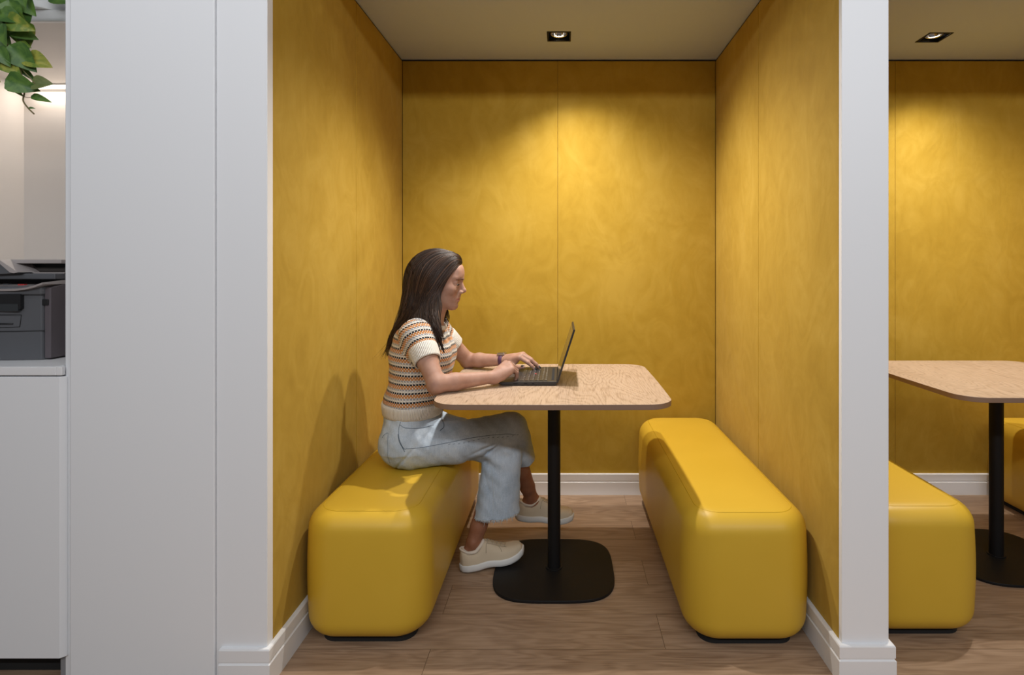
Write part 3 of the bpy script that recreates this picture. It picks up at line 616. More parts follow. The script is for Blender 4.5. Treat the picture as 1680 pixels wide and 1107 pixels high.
#@@PERSON
# ------------------------------------------------------------------ implicit-surface toolkit (for the body, clothes and hair)
class Field:
    def __init__(s, lo, hi, h):
        s.lo = np.array(lo, np.float32); s.h = h
        s.n = np.ceil((np.array(hi)-np.array(lo))/h).astype(int)+1
        s.v = np.full(s.n, 0.05, np.float32)
    def region(s, lo, hi, pad):
        a = np.maximum(np.floor((np.array(lo)-pad-s.lo)/s.h).astype(int), 0); b = np.minimum(np.ceil((np.array(hi)+pad-s.lo)/s.h).astype(int)+1, s.n)
        if np.any(b <= a): return None
        sl = tuple(slice(int(a[i]), int(b[i])) for i in range(3))
        g = [(s.lo[i]+np.arange(a[i], b[i], dtype=np.float32)*s.h) for i in range(3)]
        return sl, g[0][:, None, None], g[1][None, :, None], g[2][None, None, :]
    def op(s, fn, lo, hi, k=0.01, mode='u', pad=None):
        r = s.region(lo, hi, 0.03 if pad is None else pad)
        if r is None: return
        sl, X, Y, Z = r; d = fn(X, Y, Z).astype(np.float32); v = s.v[sl]
        d = np.broadcast_to(d, v.shape)
        if mode == 'u':
            if k > 0: h = np.maximum(k-np.abs(d-v), 0)/k; s.v[sl] = np.minimum(d, v)-h*h*k*0.25
            else: s.v[sl] = np.minimum(d, v)
        elif mode == 's':
            d = -d; h = np.maximum(k-np.abs(d-v), 0)/max(k, 1e-6); s.v[sl] = np.maximum(d, v)+h*h*k*0.25
        elif mode == 'i': s.v[sl] = np.maximum(d, v)
    def ell(s, c, r, k=0.01, mode='u'):
        c = np.array(c, float); r = np.array(r, float)
        def fn(X, Y, Z):
            px, py, pz_ = X-c[0], Y-c[1], Z-c[2]
            k0 = np.sqrt((px/r[0])**2+(py/r[1])**2+(pz_/r[2])**2); k1 = np.sqrt((px/r[0]**2)**2+(py/r[1]**2)**2+(pz_/r[2]**2)**2)+1e-9
            return k0*(k0-1)/k1
        s.op(fn, c-r, c+r, k, mode)
    def cone(s, a, b, ra, rb, k=0.01, mode='u', sc=(1, 1, 1), clip=None):
        a = np.array(a, float); b = np.array(b, float); sc = np.array(sc, float); m = 1/sc.max()
        A = a*sc; AB = (b-a)*sc; L2 = (AB**2).sum()
        def fn(X, Y, Z):
            x, y, z = X*sc[0]-A[0], Y*sc[1]-A[1], Z*sc[2]-A[2]
            t = np.clip((x*AB[0]+y*AB[1]+z*AB[2])/L2, 0, 1)
            d = np.sqrt((x-t*AB[0])**2+(y-t*AB[1])**2+(z-t*AB[2])**2)-(ra+(rb-ra)*t)
            d = d*m if m < 1 else d
            if clip is not None:
                for (p, n_) in clip: d = np.maximum(d, (X-p[0])*n_[0]+(Y-p[1])*n_[1]+(Z-p[2])*n_[2])
            return d
        R = max(ra, rb)/sc.min(); s.op(fn, np.minimum(a, b)-R, np.maximum(a, b)+R, k, mode)
    def loft(s, lv, yc, k=0.01, mode='u', p=2.0, shrink=0.0, pad=None):
        """horizontal slices (z, cx, rx, ry)"""
        lv = sorted(lv); zs = np.array([l[0] for l in lv]); C = np.array([l[1] for l in lv]); RX = np.array([l[2] for l in lv])-shrink; RY = np.array([l[3] for l in lv])-shrink
        def fn(X, Y, Z):
            z = np.clip(Z, zs[0], zs[-1]); cx = np.interp(z, zs, C); rx = np.interp(z, zs, RX); ry = np.interp(z, zs, RY)
            q = (np.abs((X-cx)/rx)**p+np.abs((Y-yc)/ry)**p)**(1/p)
            d = (q-1)*np.minimum(rx, ry)*0.9
            return np.maximum(d, np.maximum(zs[0]-Z, Z-zs[-1]))
        s.op(fn, (C.min()-RX.max(), yc-RY.max(), zs[0]), (C.max()+RX.max(), yc+RY.max(), zs[-1]), k, mode, pad)
    def warp(s, fn, thick=0.03):
        """displace near the surface"""
        X = (s.lo[0]+np.arange(s.n[0])*s.h)[:, None, None]; Y = (s.lo[1]+np.arange(s.n[1])*s.h)[None, :, None]; Z = (s.lo[2]+np.arange(s.n[2])*s.h)[None, None, :]
        s.v += np.where(np.abs(s.v) < thick, fn(X, Y, Z), 0).astype(np.float32)
    def mesh(s):
        v = s.v; ins = v < 0; nx, ny, nz = v.shape
        cnt = np.zeros((nx-1, ny-1, nz-1), np.int8)
        for i in (0, 1):
            for j in (0, 1):
                for k in (0, 1): cnt += ins[i:nx-1+i, j:ny-1+j, k:nz-1+k]
        act = np.argwhere((cnt > 0) & (cnt < 8)); del cnt
        idx = np.full((nx-1, ny-1, nz-1), -1, np.int32); idx[act[:, 0], act[:, 1], act[:, 2]] = np.arange(len(act))
        acc = np.zeros((len(act), 3)); num = np.zeros(len(act))
        cor = [(i, j, k) for i in (0, 1) for j in (0, 1) for k in (0, 1)]
        cv = {c: v[act[:, 0]+c[0], act[:, 1]+c[1], act[:, 2]+c[2]] for c in cor}
        for c in cor:
            for ax in range(3):
                if c[ax]: continue
                e = list(c); e[ax] = 1; e = tuple(e); a, b = cv[c], cv[e]; m = (a < 0) != (b < 0)
                t = a[m]/(a[m]-b[m]); p = np.tile(np.array(c, float), (m.sum(), 1)); p[:, ax] = t; acc[m] += p; num[m] += 1
        vt = s.lo+(act+acc/num[:, None])*s.h
        F_ = []
        for ax in range(3):
            sl0 = [slice(1, -1)]*3; sl0[ax] = slice(0, -1); sl1 = [slice(1, -1)]*3; sl1[ax] = slice(1, None)
            A, Bb = ins[tuple(sl0)], ins[tuple(sl1)]; e = np.argwhere(A != Bb)
            if len(e) == 0: continue
            flip = A[e[:, 0], e[:, 1], e[:, 2]]; o = e.copy()
            for q in range(3):
                if q != ax: o[:, q] += 1
            b, c = [q for q in range(3) if q != ax]
            def cell(db, dc):
                w = o.copy(); w[:, b] += db; w[:, c] += dc; return idx[w[:, 0], w[:, 1], w[:, 2]]
            q = np.stack([cell(-1, -1), cell(0, -1), cell(0, 0), cell(-1, 0)], 1)
            fl = flip if ax != 1 else ~flip
            q[~fl] = q[~fl][:, ::-1]; F_.append(q)
        return vt, np.concatenate(F_)
def np_mesh(name, vt, fc):
    me = bpy.data.meshes.new(name); me.vertices.add(len(vt)); me.vertices.foreach_set('co', np.asarray(vt, np.float32).ravel())
    me.loops.add(len(fc)*4); me.loops.foreach_set('vertex_index', fc.astype(np.int32).ravel())
    me.polygons.add(len(fc)); me.polygons.foreach_set('loop_start', np.arange(len(fc), dtype=np.int32)*4)
    me.update(calc_edges=True); me.validate(); return me
def smooth_np(vt, fc, it=1, lam=0.5):
    for _ in range(it):
        acc = np.zeros_like(vt); num = np.zeros(len(vt))
        for a, b in ((0, 1), (1, 2), (2, 3), (3, 0)):
            for p, q in ((a, b), (b, a)):
                for d in range(3): acc[:, d] += np.bincount(fc[:, p], weights=vt[fc[:, q], d], minlength=len(vt))
                num += np.bincount(fc[:, p], minlength=len(vt))
        vt = vt+lam*(acc/np.maximum(num, 1)[:, None]-vt)
    return vt

# ------------------------------------------------------------------ the seated person
YC = 2.24
def Q(px, py, d=YC): return np.array(P(px, py, d))
def V(*a): return np.array(a, float)
person = thing('person', 'seated person with long dark hair, striped knit top and pale jeans typing on the laptop', 'person', (-0.58, 2.24, 0.42))

TORSO = [(0.612, -0.591, 0.112, 0.148), (0.655, -0.590, 0.117, 0.156), (0.69, -0.578, 0.120, 0.155), (0.74, -0.563, 0.121, 0.155), (0.79, -0.560, 0.123, 0.158), (0.84, -0.561, 0.121, 0.163),
         (0.88, -0.562, 0.113, 0.168), (0.915, -0.563, 0.100, 0.168), (0.945, -0.562, 0.082, 0.160), (0.965, -0.558, 0.066, 0.142), (0.985, -0.550, 0.052, 0.108), (1.005, -0.54, 0.045, 0.07)]
S1, E1, W1 = V(-0.540, 2.098, 0.935), V(-0.444, 1.985, 0.774), V(-0.252, 2.108, 0.776)      # near arm (right)
S2, E2, W2 = V(-0.545, 2.382, 0.935), V(-0.420, 2.500, 0.773), V(-0.235, 2.425, 0.787)      # far arm (left)
def lerp(a, b, t): return a+(b-a)*t
def unit(a): a = np.array(a, float); return a/np.linalg.norm(a)

body = Field((-0.73, 1.92, 0.035), (-0.03, 2.585, 1.285), 0.0024)
# torso, hips, legs
body.loft(TORSO, YC, 0.0, shrink=0.012)
body.ell((-0.585, 2.24, 0.55), (0.095, 0.15, 0.10), 0.03)
body.cone(V(-0.57, 2.16, 0.505), V(-0.42, 2.21, 0.498), 0.072, 0.062, 0.02); body.cone(V(-0.42, 2.21, 0.498), V(-0.22, 2.29, 0.525), 0.062, 0.050, 0.03); body.cone(V(-0.57, 2.32, 0.505), V(-0.25, 2.292, 0.445), 0.070, 0.048, 0.03)
KR_, AR = V(-0.205, 2.30, 0.52), V(-0.140, 2.480, 0.178)
KL_, AL = V(-0.245, 2.292, 0.43), V(-0.350, 2.225, 0.105)
CR, CL = lerp(KR_, AR, 0.35)+V(-0.012, 0, 0), lerp(KL_, AL, 0.35)
for K_, C_, A_ in ((KR_, CR, AR), (KL_, CL, AL)):
    body.cone(K_, C_, 0.044, 0.040, 0.02); body.cone(C_, lerp(C_, A_, 0.75), 0.040, 0.032, 0.02); body.cone(lerp(C_, A_, 0.75), A_, 0.032, 0.029, 0.01)
def foot(A_, yaw, pitch, k=0.015):
    c, s_ = math.cos(yaw), math.sin(yaw); f = V(c*math.cos(pitch), s_*math.cos(pitch), math.sin(pitch))
    body.cone(A_+V(0, 0, -0.035)-f*0.022, A_+f*0.08+V(0, 0, -0.055), 0.024, 0.020, k); body.cone(A_+V(0, 0, -0.012), A_+f*0.09+V(0, 0, -0.052), 0.028, 0.020, k)
    for m_ in (-1, 1): body.ell(A_+V(-0.002, 0.024*m_, 0.002), (0.011, 0.009, 0.012), 0.012)
foot(AR, math.radians(6), math.radians(-3)); foot(AL, math.radians(17), math.radians(6))
# neck and upper chest
body.cone(Q(703, 532), Q(711, 497), 0.058, 0.050, 0.03); body.cone(Q(711, 500), Q(716, 470), 0.050, 0.052, 0.02)
# arms
for S_, E_, W_ in ((S1, E1, W1), (S2, E2, W2)):
    body.cone(S_, lerp(S_, E_, 0.5), 0.047, 0.038, 0.03); body.cone(lerp(S_, E_, 0.5), E_, 0.038, 0.031, 0.015)
    body.cone(E_, lerp(E_, W_, 0.3), 0.0305, 0.0315, 0.015); body.cone(lerp(E_, W_, 0.3), W_, 0.0315, 0.0205, 0.010)
    body.ell(E_+V(-0.004, 0, -0.012), (0.026, 0.024, 0.022), 0.012)

# hands: f forward, u back-of-hand normal, s toward the thumb
NAILS = []
def hand(W_, f, u, side, curls, thumb, L_=1.0):
    """curls: for each finger (spread, pitch at knuckle, mid bend, end bend) in degrees, index first; side=+1 thumb at +s"""
    f = unit(f); s_ = unit(np.cross(u, f))*side; u = unit(np.cross(f, s_))*side
    if np.dot(u, V(0, 0, 1)) < 0 and abs(u[2]) > 0.3: u = -u
    offs = [(0.080, 0.026), (0.084, 0.008), (0.079, -0.010), (0.071, -0.026)]
    lens = [(0.041, 0.024, 0.020), (0.045, 0.028, 0.021), (0.042, 0.026, 0.021), (0.033, 0.019, 0.018)]
    rads = [(0.0092, 0.0083, 0.0074, 0.0058), (0.0094, 0.0084, 0.0075, 0.0058), (0.009, 0.008, 0.0072, 0.0056), (0.0082, 0.0072, 0.0064, 0.0050)]
    mcp = []
    for (a, b), (sp, *_) in zip(offs, curls): mcp.append(W_+f*a*L_+s_*b*L_+u*(0.003-0.10*abs(b-0.008)))
    for i, m_ in enumerate(mcp):
        body.cone(W_+s_*offs[i][1]*0.45, m_-f*0.004, 0.0165, 0.0112, 0.012)
    body.cone(W_-f*0.01, W_+f*0.03, 0.0215, 0.019, 0.012)
    body.cone(W_+f*0.022+s_*0.016-u*0.008, W_+f*0.05+s_*0.022-u*0.010, 0.013, 0.011, 0.012)
    body.cone(W_+f*0.022-s_*0.016-u*0.008, W_+f*0.058-s_*0.020-u*0.008, 0.012, 0.010, 0.012)
    for i, (sp, p1, p2, p3) in enumerate(curls):
        a = math.radians(sp); base_dir = f*math.cos(a)+s_*math.sin(a); p = mcp[i]; ang = 0
        for j, (ln, pb) in enumerate(zip(lens[i], (p1, p2, p3))):
            ang += math.radians(pb); d = base_dir*math.cos(ang)-u*math.sin(ang); q = p+d*ln*L_
            body.cone(p, q, rads[i][j]*L_, rads[i][j+1]*L_, 0.0035 if j else 0.006)
            p = q
        up_ = u*math.cos(ang)+base_dir*math.sin(ang); NAILS.append((p-d*0.001, d, up_, 0.0052 if i < 3 else 0.0042))
    p = W_+f*0.020+s_*0.018-u*0.006
    for j, ((af, as_, au), ln) in enumerate(zip(thumb, (0.042, 0.032, 0.026))):
        d = unit(f*af+s_*as_+u*au); q = p+d*ln*L_; r0, r1 = ((0.0145, 0.0112), (0.0108, 0.0096), (0.0096, 0.0070))[j]
        body.cone(p, q, r0, r1, 0.010 if j == 0 else 0.004); p = q
    n_ = unit(np.cross(d, np.cross(u, d))+s_*0.5*0); NAILS.append((p-d*0.002, d, n_, 0.0065))
# near (right) hand: thumb toward +Y
f1 = unit(V(0.060, 0.045, 0.042)); u1 = unit(np.cross(np.cross(f1, V(0, 0, 1)), f1)+V(0, -0.35, 0))
hand(W1, f1, u1, 1, [(4, 52, 30, 22), (1, 60, 38, 24), (-3, 66, 42, 26), (-8, 66, 40, 26)], [(0.75, 0.55, -0.35), (0.9, 0.25, -0.40), (0.95, 0.05, -0.35)], 0.93)
f2 = unit(V(0.092, -0.048, 0.034)); u2 = unit(np.cross(np.cross(f2, V(0, 0, 1)), f2)+V(0, -0.25, 0))
hand(W2, f2, u2, -1, [(-6, 50, 10, 10), (-3, 44, 14, 10), (2, 46, 22, 14), (6, 46, 26, 16)], [(0.62, 0.70, -0.55), (0.93, 0.30, -0.16), (0.97, 0.10, -0.12)], 0.97)

# head
K = 0.0024216
def H(px, py, lat=0.0): q = Q(px, py); q[1] = YC+lat; return q
hd = body
hd.ell(H(718, 451), (0.0955, 0.073, 0.092), 0.02)
hd.ell(H(731, 473), (0.053, 0.055, 0.071), 0.02)
hd.ell(H(736, 484), (0.032, 0.037, 0.048), 0.015)
for m_ in (-1, 1):
    hd.cone(H(716, 484, 0.050*m_), H(741, 500.5, 0.014*m_), 0.0155, 0.0135, 0.018)
    hd.ell(H(743, 474, 0.037*m_), (0.020, 0.020, 0.018), 0.018)
    hd.ell(H(751, 455.5, 0.026*m_), (0.014, 0.022, 0.010), 0.012)
    hd.ell(H(713, 472, 0.072*m_), (0.016, 0.008, 0.027), 0.006)
hd.cone(H(744.5, 501), H(742, 501), 0.0165, 0.017, 0.014)
hd.ell(H(754, 446.5), (0.017, 0.040, 0.032), 0.02)
hd.ell(H(755, 457.5), (0.0115, 0.016, 0.009), 0.01)
for m_ in (-1, 1): hd.ell(H(758.5, 464.5, 0.030*m_), (0.016, 0.016, 0.0115), 0.010, 's')
for m_ in (-1, 1):
    hd.ell(H(749.9, 465.4, 0.0300*m_)+V(-0.0006, 0, 0.0060), (0.0125, 0.0145, 0.0118), 0.003); hd.ell(H(749.9, 465.4, 0.0300*m_)+V(-0.0012, 0, -0.0078), (0.0122, 0.0140, 0.0105), 0.003)
# nose
hd.cone(H(751.5, 466), H(752.0, 478), 0.0105, 0.0125, 0.01); hd.ell(H(750.5, 483.5), (0.013, 0.018, 0.011), 0.01)
hd.cone(H(755.4, 462.0), H(760.6, 474.5), 0.0072, 0.0080, 0.009); hd.ell(H(761.3, 476.8), (0.0095, 0.0085, 0.0085), 0.006)
for m_ in (-1, 1):
    hd.ell(H(757.0, 479.2, 0.0105*m_), (0.0095, 0.0062, 0.0068), 0.004); hd.ell(H(758.8, 482.2, 0.0060*m_), (0.0045, 0.0025, 0.003), 0.002, 's')
# mouth
hd.ell(H(744.0, 489.5), (0.0250, 0.027, 0.021), 0.010)
hd.ell(H(750.6, 487.9), (0.0100, 0.018, 0.0046), 0.004); hd.ell(H(749.6, 493.0), (0.0105, 0.016, 0.0052), 0.004)
hd.cone(H(755.8, 490.5, -0.006), H(755.8, 490.5, 0.006), 0.0008, 0.0008, 0.003, 's')
for m_ in (-1, 1): hd.cone(H(755.4, 490.5, 0.006*m_), H(747.5, 489.8, 0.021*m_), 0.0010, 0.0008, 0.003, 's')
hd.ell(H(753.5, 497.8), (0.004, 0.014, 0.0035), 0.006, 's')
vt, fc = body.mesh(); del body.v
me = np_mesh('body', vt, fc)
# keep everything the clothes cover; lips and lid line are colour areas of the skin itself
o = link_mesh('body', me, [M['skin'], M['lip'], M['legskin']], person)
cen = vt[fc].mean(1); ux_ = (cen[:, 0]-H(752, 490.5)[0]); 
lipz = (cen[:, 2]-H(752, 490.3)[2]); lat = np.abs(cen[:, 1]-YC)
ismouth = (cen[:, 0] > H(742.0, 490)[0]) & (lat < 0.0245) & (lipz < 0.0068*(1-(lat/0.026)**2)) & (lipz > -0.0098*(1-(lat/0.0255)**2)) & (cen[:, 2] > 1.02)
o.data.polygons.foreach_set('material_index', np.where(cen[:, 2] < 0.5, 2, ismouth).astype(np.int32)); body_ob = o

# face details
def bvh_of(ob_): 
    me_ = ob_.data; off = wloc(ob_); return BVHTree.FromPolygons([v.co+off for v in me_.vertices], [tuple(p.vertices) for p in me_.polygons])
skinb = bvh_of(body_ob)
def on(b, px, py, lift=0.0, d0=1.2):
    """the surface point a photo pixel shows"""
    o_ = Vector((0, 0, HC)); d = (P(px, py, 1.0)-o_).normalized(); h = b.ray_cast(o_+d*d0, d)
    return None if h[0] is None else h[0]-d*lift
def line_on(b, pts, lift, n=24):
    q = [on(b, *p, lift) for p in pts]; q = [x for x in q if x is not None]
    return catmull(q, n) if len(q) > 1 else []
bm = bmesh.new(); pts = []
for t in range(13):
    lat_ = -0.0235+0.047*t/12; h = skinb.ray_cast(Vector((-0.33, YC+lat_, H(0, 490.6)[2]+0.0008*abs(lat_)/0.02)), Vector((-1, 0, 0)))
    if h[0] is not None: pts.append(h[0]-Vector((0.0004, 0, 0)))
tube(bm, catmull(pts, 30), [0.0003+0.0009*math.sin(math.pi*(i+0.5)/30) for i in range(30)], 6); ob('mouth_line', bm, mat('dark_lip_line', (0.12, 0.035, 0.03), 0.6), person, smooth=True)
for m_ in (-1, 1):
    bm = bmesh.new(); bmesh.ops.create_uvsphere(bm, u_segments=24, v_segments=16, radius=0.0112, matrix=Matrix.Translation(Vector(H(749.9, 465.4, 0.0300*m_))))
    e = ob('eye', bm, M['eye'], person, smooth=True)
    bm = bmesh.new(); c = Vector(H(749.9, 465.4, 0.0300*m_)); d = Vector((0.86, 0.08*m_, -0.48)).normalized()
    bmesh.ops.create_uvsphere(bm, u_segments=20, v_segments=12, radius=0.0062, matrix=Matrix.Translation(c+d*0.0072)); ob('iris', bm, M['iris'], e, smooth=True)
    # lashes and brow, laid on the skin
    bm = bmesh.new(); pts = []
    for t in range(9):
        a = -1+2*t/8; pts.append(c+Vector((0.0131*math.cos(a*0.95)-0.0015, 0.0132*math.sin(a*0.95)*1.0, -0.0042+0.0026*(1-a*a)))+Vector((0.0006, 0, 0)))
    tube(bm, catmull(pts, 20), [0.0003+0.0011*math.sin(math.pi*(i+0.5)/20) for i in range(20)], 6)
    for t in range(12):
        a = -1+2*t/11; p0 = c+Vector((0.0131*math.cos(a*0.95)-0.0012, 0.0132*math.sin(a*0.95), -0.0040+0.0026*(1-a*a))); tube(bm, [p0, p0+Vector((0.003, 0.002*a, -0.0006)), p0+Vector((0.0055, 0.0035*a, 0.0004))], [0.0004, 0.0003, 0.0001], 4)
    ob('eyelashes', bm, M['hair'], person, smooth=True)
    bm = bmesh.new(); pts = []
    for t in range(9):
        a = t/8; lat_ = (0.010+0.036*a)*m_; xx = H(762, 0)[0]-0.030*a*a; zz = H(0, 458.3-3.2*math.sin(a*2.2)+3.0*a)[2]
        h = skinb.ray_cast(Vector((xx+0.05, YC+lat_*1.35, zz)), Vector((-1, -0.25*lat_/0.03, 0)).normalized())
        if h[0] is not None: pts.append(h[0]-h[1]*0.0006)
    if len(pts) > 2: tube(bm, catmull(pts, 24), [0.0014+0.0022*math.sin(math.pi*min(1, (i+3)/26)) for i in range(24)], 6)
    ob('eyebrow', bm, M['brow'], person, smooth=True)
for (p, d, n_, r) in NAILS:
    bm = bmesh.new(); p, d, n_ = Vector(p), Vector(d).normalized(), Vector(n_).normalized(); s_ = d.cross(n_).normalized(); n_ = s_.cross(d).normalized()
    base_ = r*1.05; g = []
    for i in range(5):
        row = []
        for j in range(5):
            a = -1+2*j/4; w = r*(0.95-0.25*max(0, (i-2)/2)**2); row.append(bm.verts.new(p+d*(-0.007+0.0125*i/4)+s_*w*a+n_*(base_*(1.12-0.40*a*a)+0.0012-0.0004*i*i/4)))
        g.append(row)
    for i in range(4):
        for j in range(4): bm.faces.new((g[i][j], g[i+1][j], g[i+1][j+1], g[i][j+1]))
    r_ = bmesh.ops.extrude_face_region(bm, geom=bm.faces[:]); bmesh.ops.translate(bm, verts=[v for v in r_['geom'] if isinstance(v, bmesh.types.BMVert)], vec=-n_*0.0012)
    bmesh.ops.recalc_face_normals(bm, faces=bm.faces[:]); ob('fingernail', bm, M['nail'], person, smooth=True)

# ---- knit top
sh = Field((-0.74, 1.95, 0.60), (-0.38, 2.53, 1.04), 0.003)
sh.loft([l for l in TORSO], YC, 0.0)
for m_ in (-1, 1): sh.ell((-0.505, YC+0.062*m_, 0.850), (0.066, 0.066, 0.066), 0.045)
T1, T2 = 0.30, 0.56
CU = {}
for key, S_, E_ in (('near', S1, E1), ('far', S2, E2)):
    a = unit(E_-S_); cut = lerp(S_, E_, T1+0.05)
    sh.cone(S_, cut, 0.060, 0.050, 0.035, clip=[(cut, a)])
    CU[key] = (lerp(S_, E_, T1), lerp(S_, E_, T2), a)
sh.cone(Q(700, 533), Q(716, 503)+V(0.02, 0, 0.03), 0.070, 0.095, 0.006, 's')
def fold(X, Y, Z):
    return 0.0022*np.sin(38*X+20*Z+14*Y)*np.sin(26*Z-17*X+2)+0.0016*np.sin(70*Z+30*X)*np.sin(25*Y+9*X)
sh.warp(fold)
bz = 0.657
sh.op(lambda X, Y, Z: (bz-0.006-Z)+0*X*Y, (-0.8, 1.9, 0.5), (-0.3, 2.6, 1.1), 0, 'i')
vt, fc = sh.mesh(); vt = smooth_np(vt, fc, 1, 0.4)
me = np_mesh('knit_top', vt, fc)
def set_attr(me, name, arr):
    at = me.attributes.new(name, 'FLOAT_VECTOR', 'POINT'); at.data.foreach_set('vector', np.asarray(arr, np.float32).ravel())
def knit_uv(v):
    th = np.arctan2(v[:, 1]-YC, v[:, 0]+0.562); r = np.hypot(v[:, 1]-YC, v[:, 0]+0.562)
    u = th*0.14; w = v[:, 2]-0.02*np.clip((v[:, 2]-0.70), 0, 1)*0+0.04*np.clip(v[:, 0]+0.56, -0.2, 0.2)*np.clip((v[:, 2]-0.75)/0.1, 0, 1)
    for S_, E_ in ((S1, E1), (S2, E2)):
        a = unit(E_-S_); rel = v-S_; t = rel@a; perp = rel-t[:, None]*a
        side = np.sign(S_[1]-YC); out = (v[:, 1]-YC)*side
        k_ = ((t > -0.015) & (np.linalg.norm(perp, axis=1) < 0.070) & (out > 0.118)) | (out > 0.158) & (v[:, 2] > 0.86)
        e1 = unit(np.cross(a, V(0, 0, 1))); e2 = np.cross(a, e1); th2 = np.arctan2(perp@e1, perp@e2)
        u = np.where(k_, th2*0.055, u); w = np.where(k_, -t+1.0, w)
    return np.stack([u, w, np.zeros_like(u)], 1)
set_attr(me, 'knit', knit_uv(vt)); top = link_mesh('knit_top', me, M['knit'], person)
def rib_ring(name, frames, m, parent, thick=0.0045, seg=96):
    """frames: list of (center, e1*ra, e2*rb, s) stacked; hollow band"""
    bm = bmesh.new(); ly = bm.verts.layers.float_vector.new('knit'); outer, inner = [], []
    R0 = (np.linalg.norm(frames[1][1])+np.linalg.norm(frames[1][2]))/2; R0 = round(2*math.pi*R0/0.0062)*0.0062/(2*math.pi)
    for rows, inset in ((outer, 0), (inner, thick)):
        for (c, a, b, s_) in frames:
            ra, rb = np.linalg.norm(a), np.linalg.norm(b); row = []
            for k_ in range(seg):
                t = 2*math.pi*k_/seg; v = bm.verts.new(c+a*(1-inset/ra)*math.cos(t)+b*(1-inset/rb)*math.sin(t)); v[ly] = (t*R0, s_, 0); row.append(v)
            rows.append(row)
    def bridge(A, Bq):
        for k_ in range(seg): bm.faces.new((A[k_], A[(k_+1) % seg], Bq[(k_+1) % seg], Bq[k_]))
    for i in range(len(frames)-1): bridge(outer[i], outer[i+1]); bridge(inner[i+1], inner[i])
    bridge(outer[-1], inner[-1]); bridge(inner[0], outer[0]); bmesh.ops.recalc_face_normals(bm, faces=bm.faces[:])
    return ob(name, bm, m, parent, smooth=True)
# waistband
fr = []
for z, r_ in ((0.611, 0.0), (0.613, 0.0035), (0.625, 0.005), (0.640, 0.0065), (0.652, 0.007), (0.6585, 0.004), (0.660, -0.002)):
    cx = float(np.interp(z, [0.611, 0.66], [-0.593, -0.588])); rx = float(np.interp(z, [0.611, 0.66], [0.111, 0.1165]))+r_; ry = float(np.interp(z, [0.611, 0.66], [0.146, 0.155]))+r_
    fr.append((V(cx, YC, z), V(rx, 0, -0.004), V(0, ry, 0), z))
rib_ring('waistband', fr, M['rib'], top)
for key in ('near', 'far'):
    a0, a1, a = CU[key]; e1 = unit(np.cross(a, V(0, 0, 1))); e2 = np.cross(a, e1); fr = []
    for t, r_ in ((-0.04, 0.049), (0.0, 0.0535), (0.1, 0.0545), (0.5, 0.0525), (0.9, 0.050), (0.98, 0.0495), (1.0, 0.0475)): fr.append((lerp(a0, a1, t), e1*r_, e2*r_, t))
    rib_ring('sleeve_cuff', fr, M['rib'], top)
# collar
cc = V(-0.527, YC, 0.972); ax = unit(V(0.42, 0, 0.90)); e1 = unit(np.cross(V(0, 1, 0), ax)); fr = []
for t, r_ in ((-0.008, 0.0), (-0.004, 0.003), (0.004, 0.002), (0.010, -0.002)): fr.append((cc+ax*t, e1*(0.068+r_), V(0, 0.080+r_, 0), t))
rib_ring('collar', fr, M['rib'], top, 0.004)

# ---- jeans
jn = Field((-0.735, 2.02, 0.17), (-0.07, 2.56, 0.66), 0.003)
jn.loft([(0.50, -0.590, 0.112, 0.168), (0.55, -0.590, 0.113, 0.165), (0.60, -0.593, 0.108, 0.152), (0.635, -0.594, 0.104, 0.146)], YC, 0.0)
jn.ell((-0.600, 2.155, 0.510), (0.100, 0.092, 0.090), 0.03); jn.ell((-0.600, 2.325, 0.510), (0.100, 0.092, 0.090), 0.03)
jn.cone(V(-0.565, 2.165, 0.507), V(-0.42, 2.210, 0.500), 0.090, 0.078, 0.02); jn.cone(V(-0.42, 2.210, 0.500), V(-0.215, 2.285, 0.532), 0.078, 0.066, 0.02)
jn.cone(V(-0.565, 2.325, 0.510), V(-0.25, 2.290, 0.460), 0.090, 0.070, 0.015)
HR, HL = V(-0.176, 2.390, 0.375), V(-0.262, 2.245, 0.205)
# crossed (right) calf cloth, behind; left shin cloth in front: wide straight legs
jn.cone(V(-0.205, 2.295, 0.530), HR+V(0.012, 0.02, -0.03), 0.064, 0.054, 0.015, clip=[(HR, unit(V(0.16, 0.45, -0.85)))])
jn.cone(V(-0.240, 2.290, 0.445), HL+V(-0.003, 0, -0.05), 0.074, 0.096, 0.006, sc=(1, 1.25, 1), clip=[(HL, unit(V(0.10, 0, -1)))])
# hollow hems
jn.cone(HL+V(0, 0, 0.012), HL+V(0, 0, -0.06), 0.060, 0.064, 0.004, 's', sc=(1, 1.25, 1))
jn.cone(HR+V(0, 0, 0.008), HR+V(0.02, 0.03, -0.05), 0.040, 0.042, 0.004, 's')
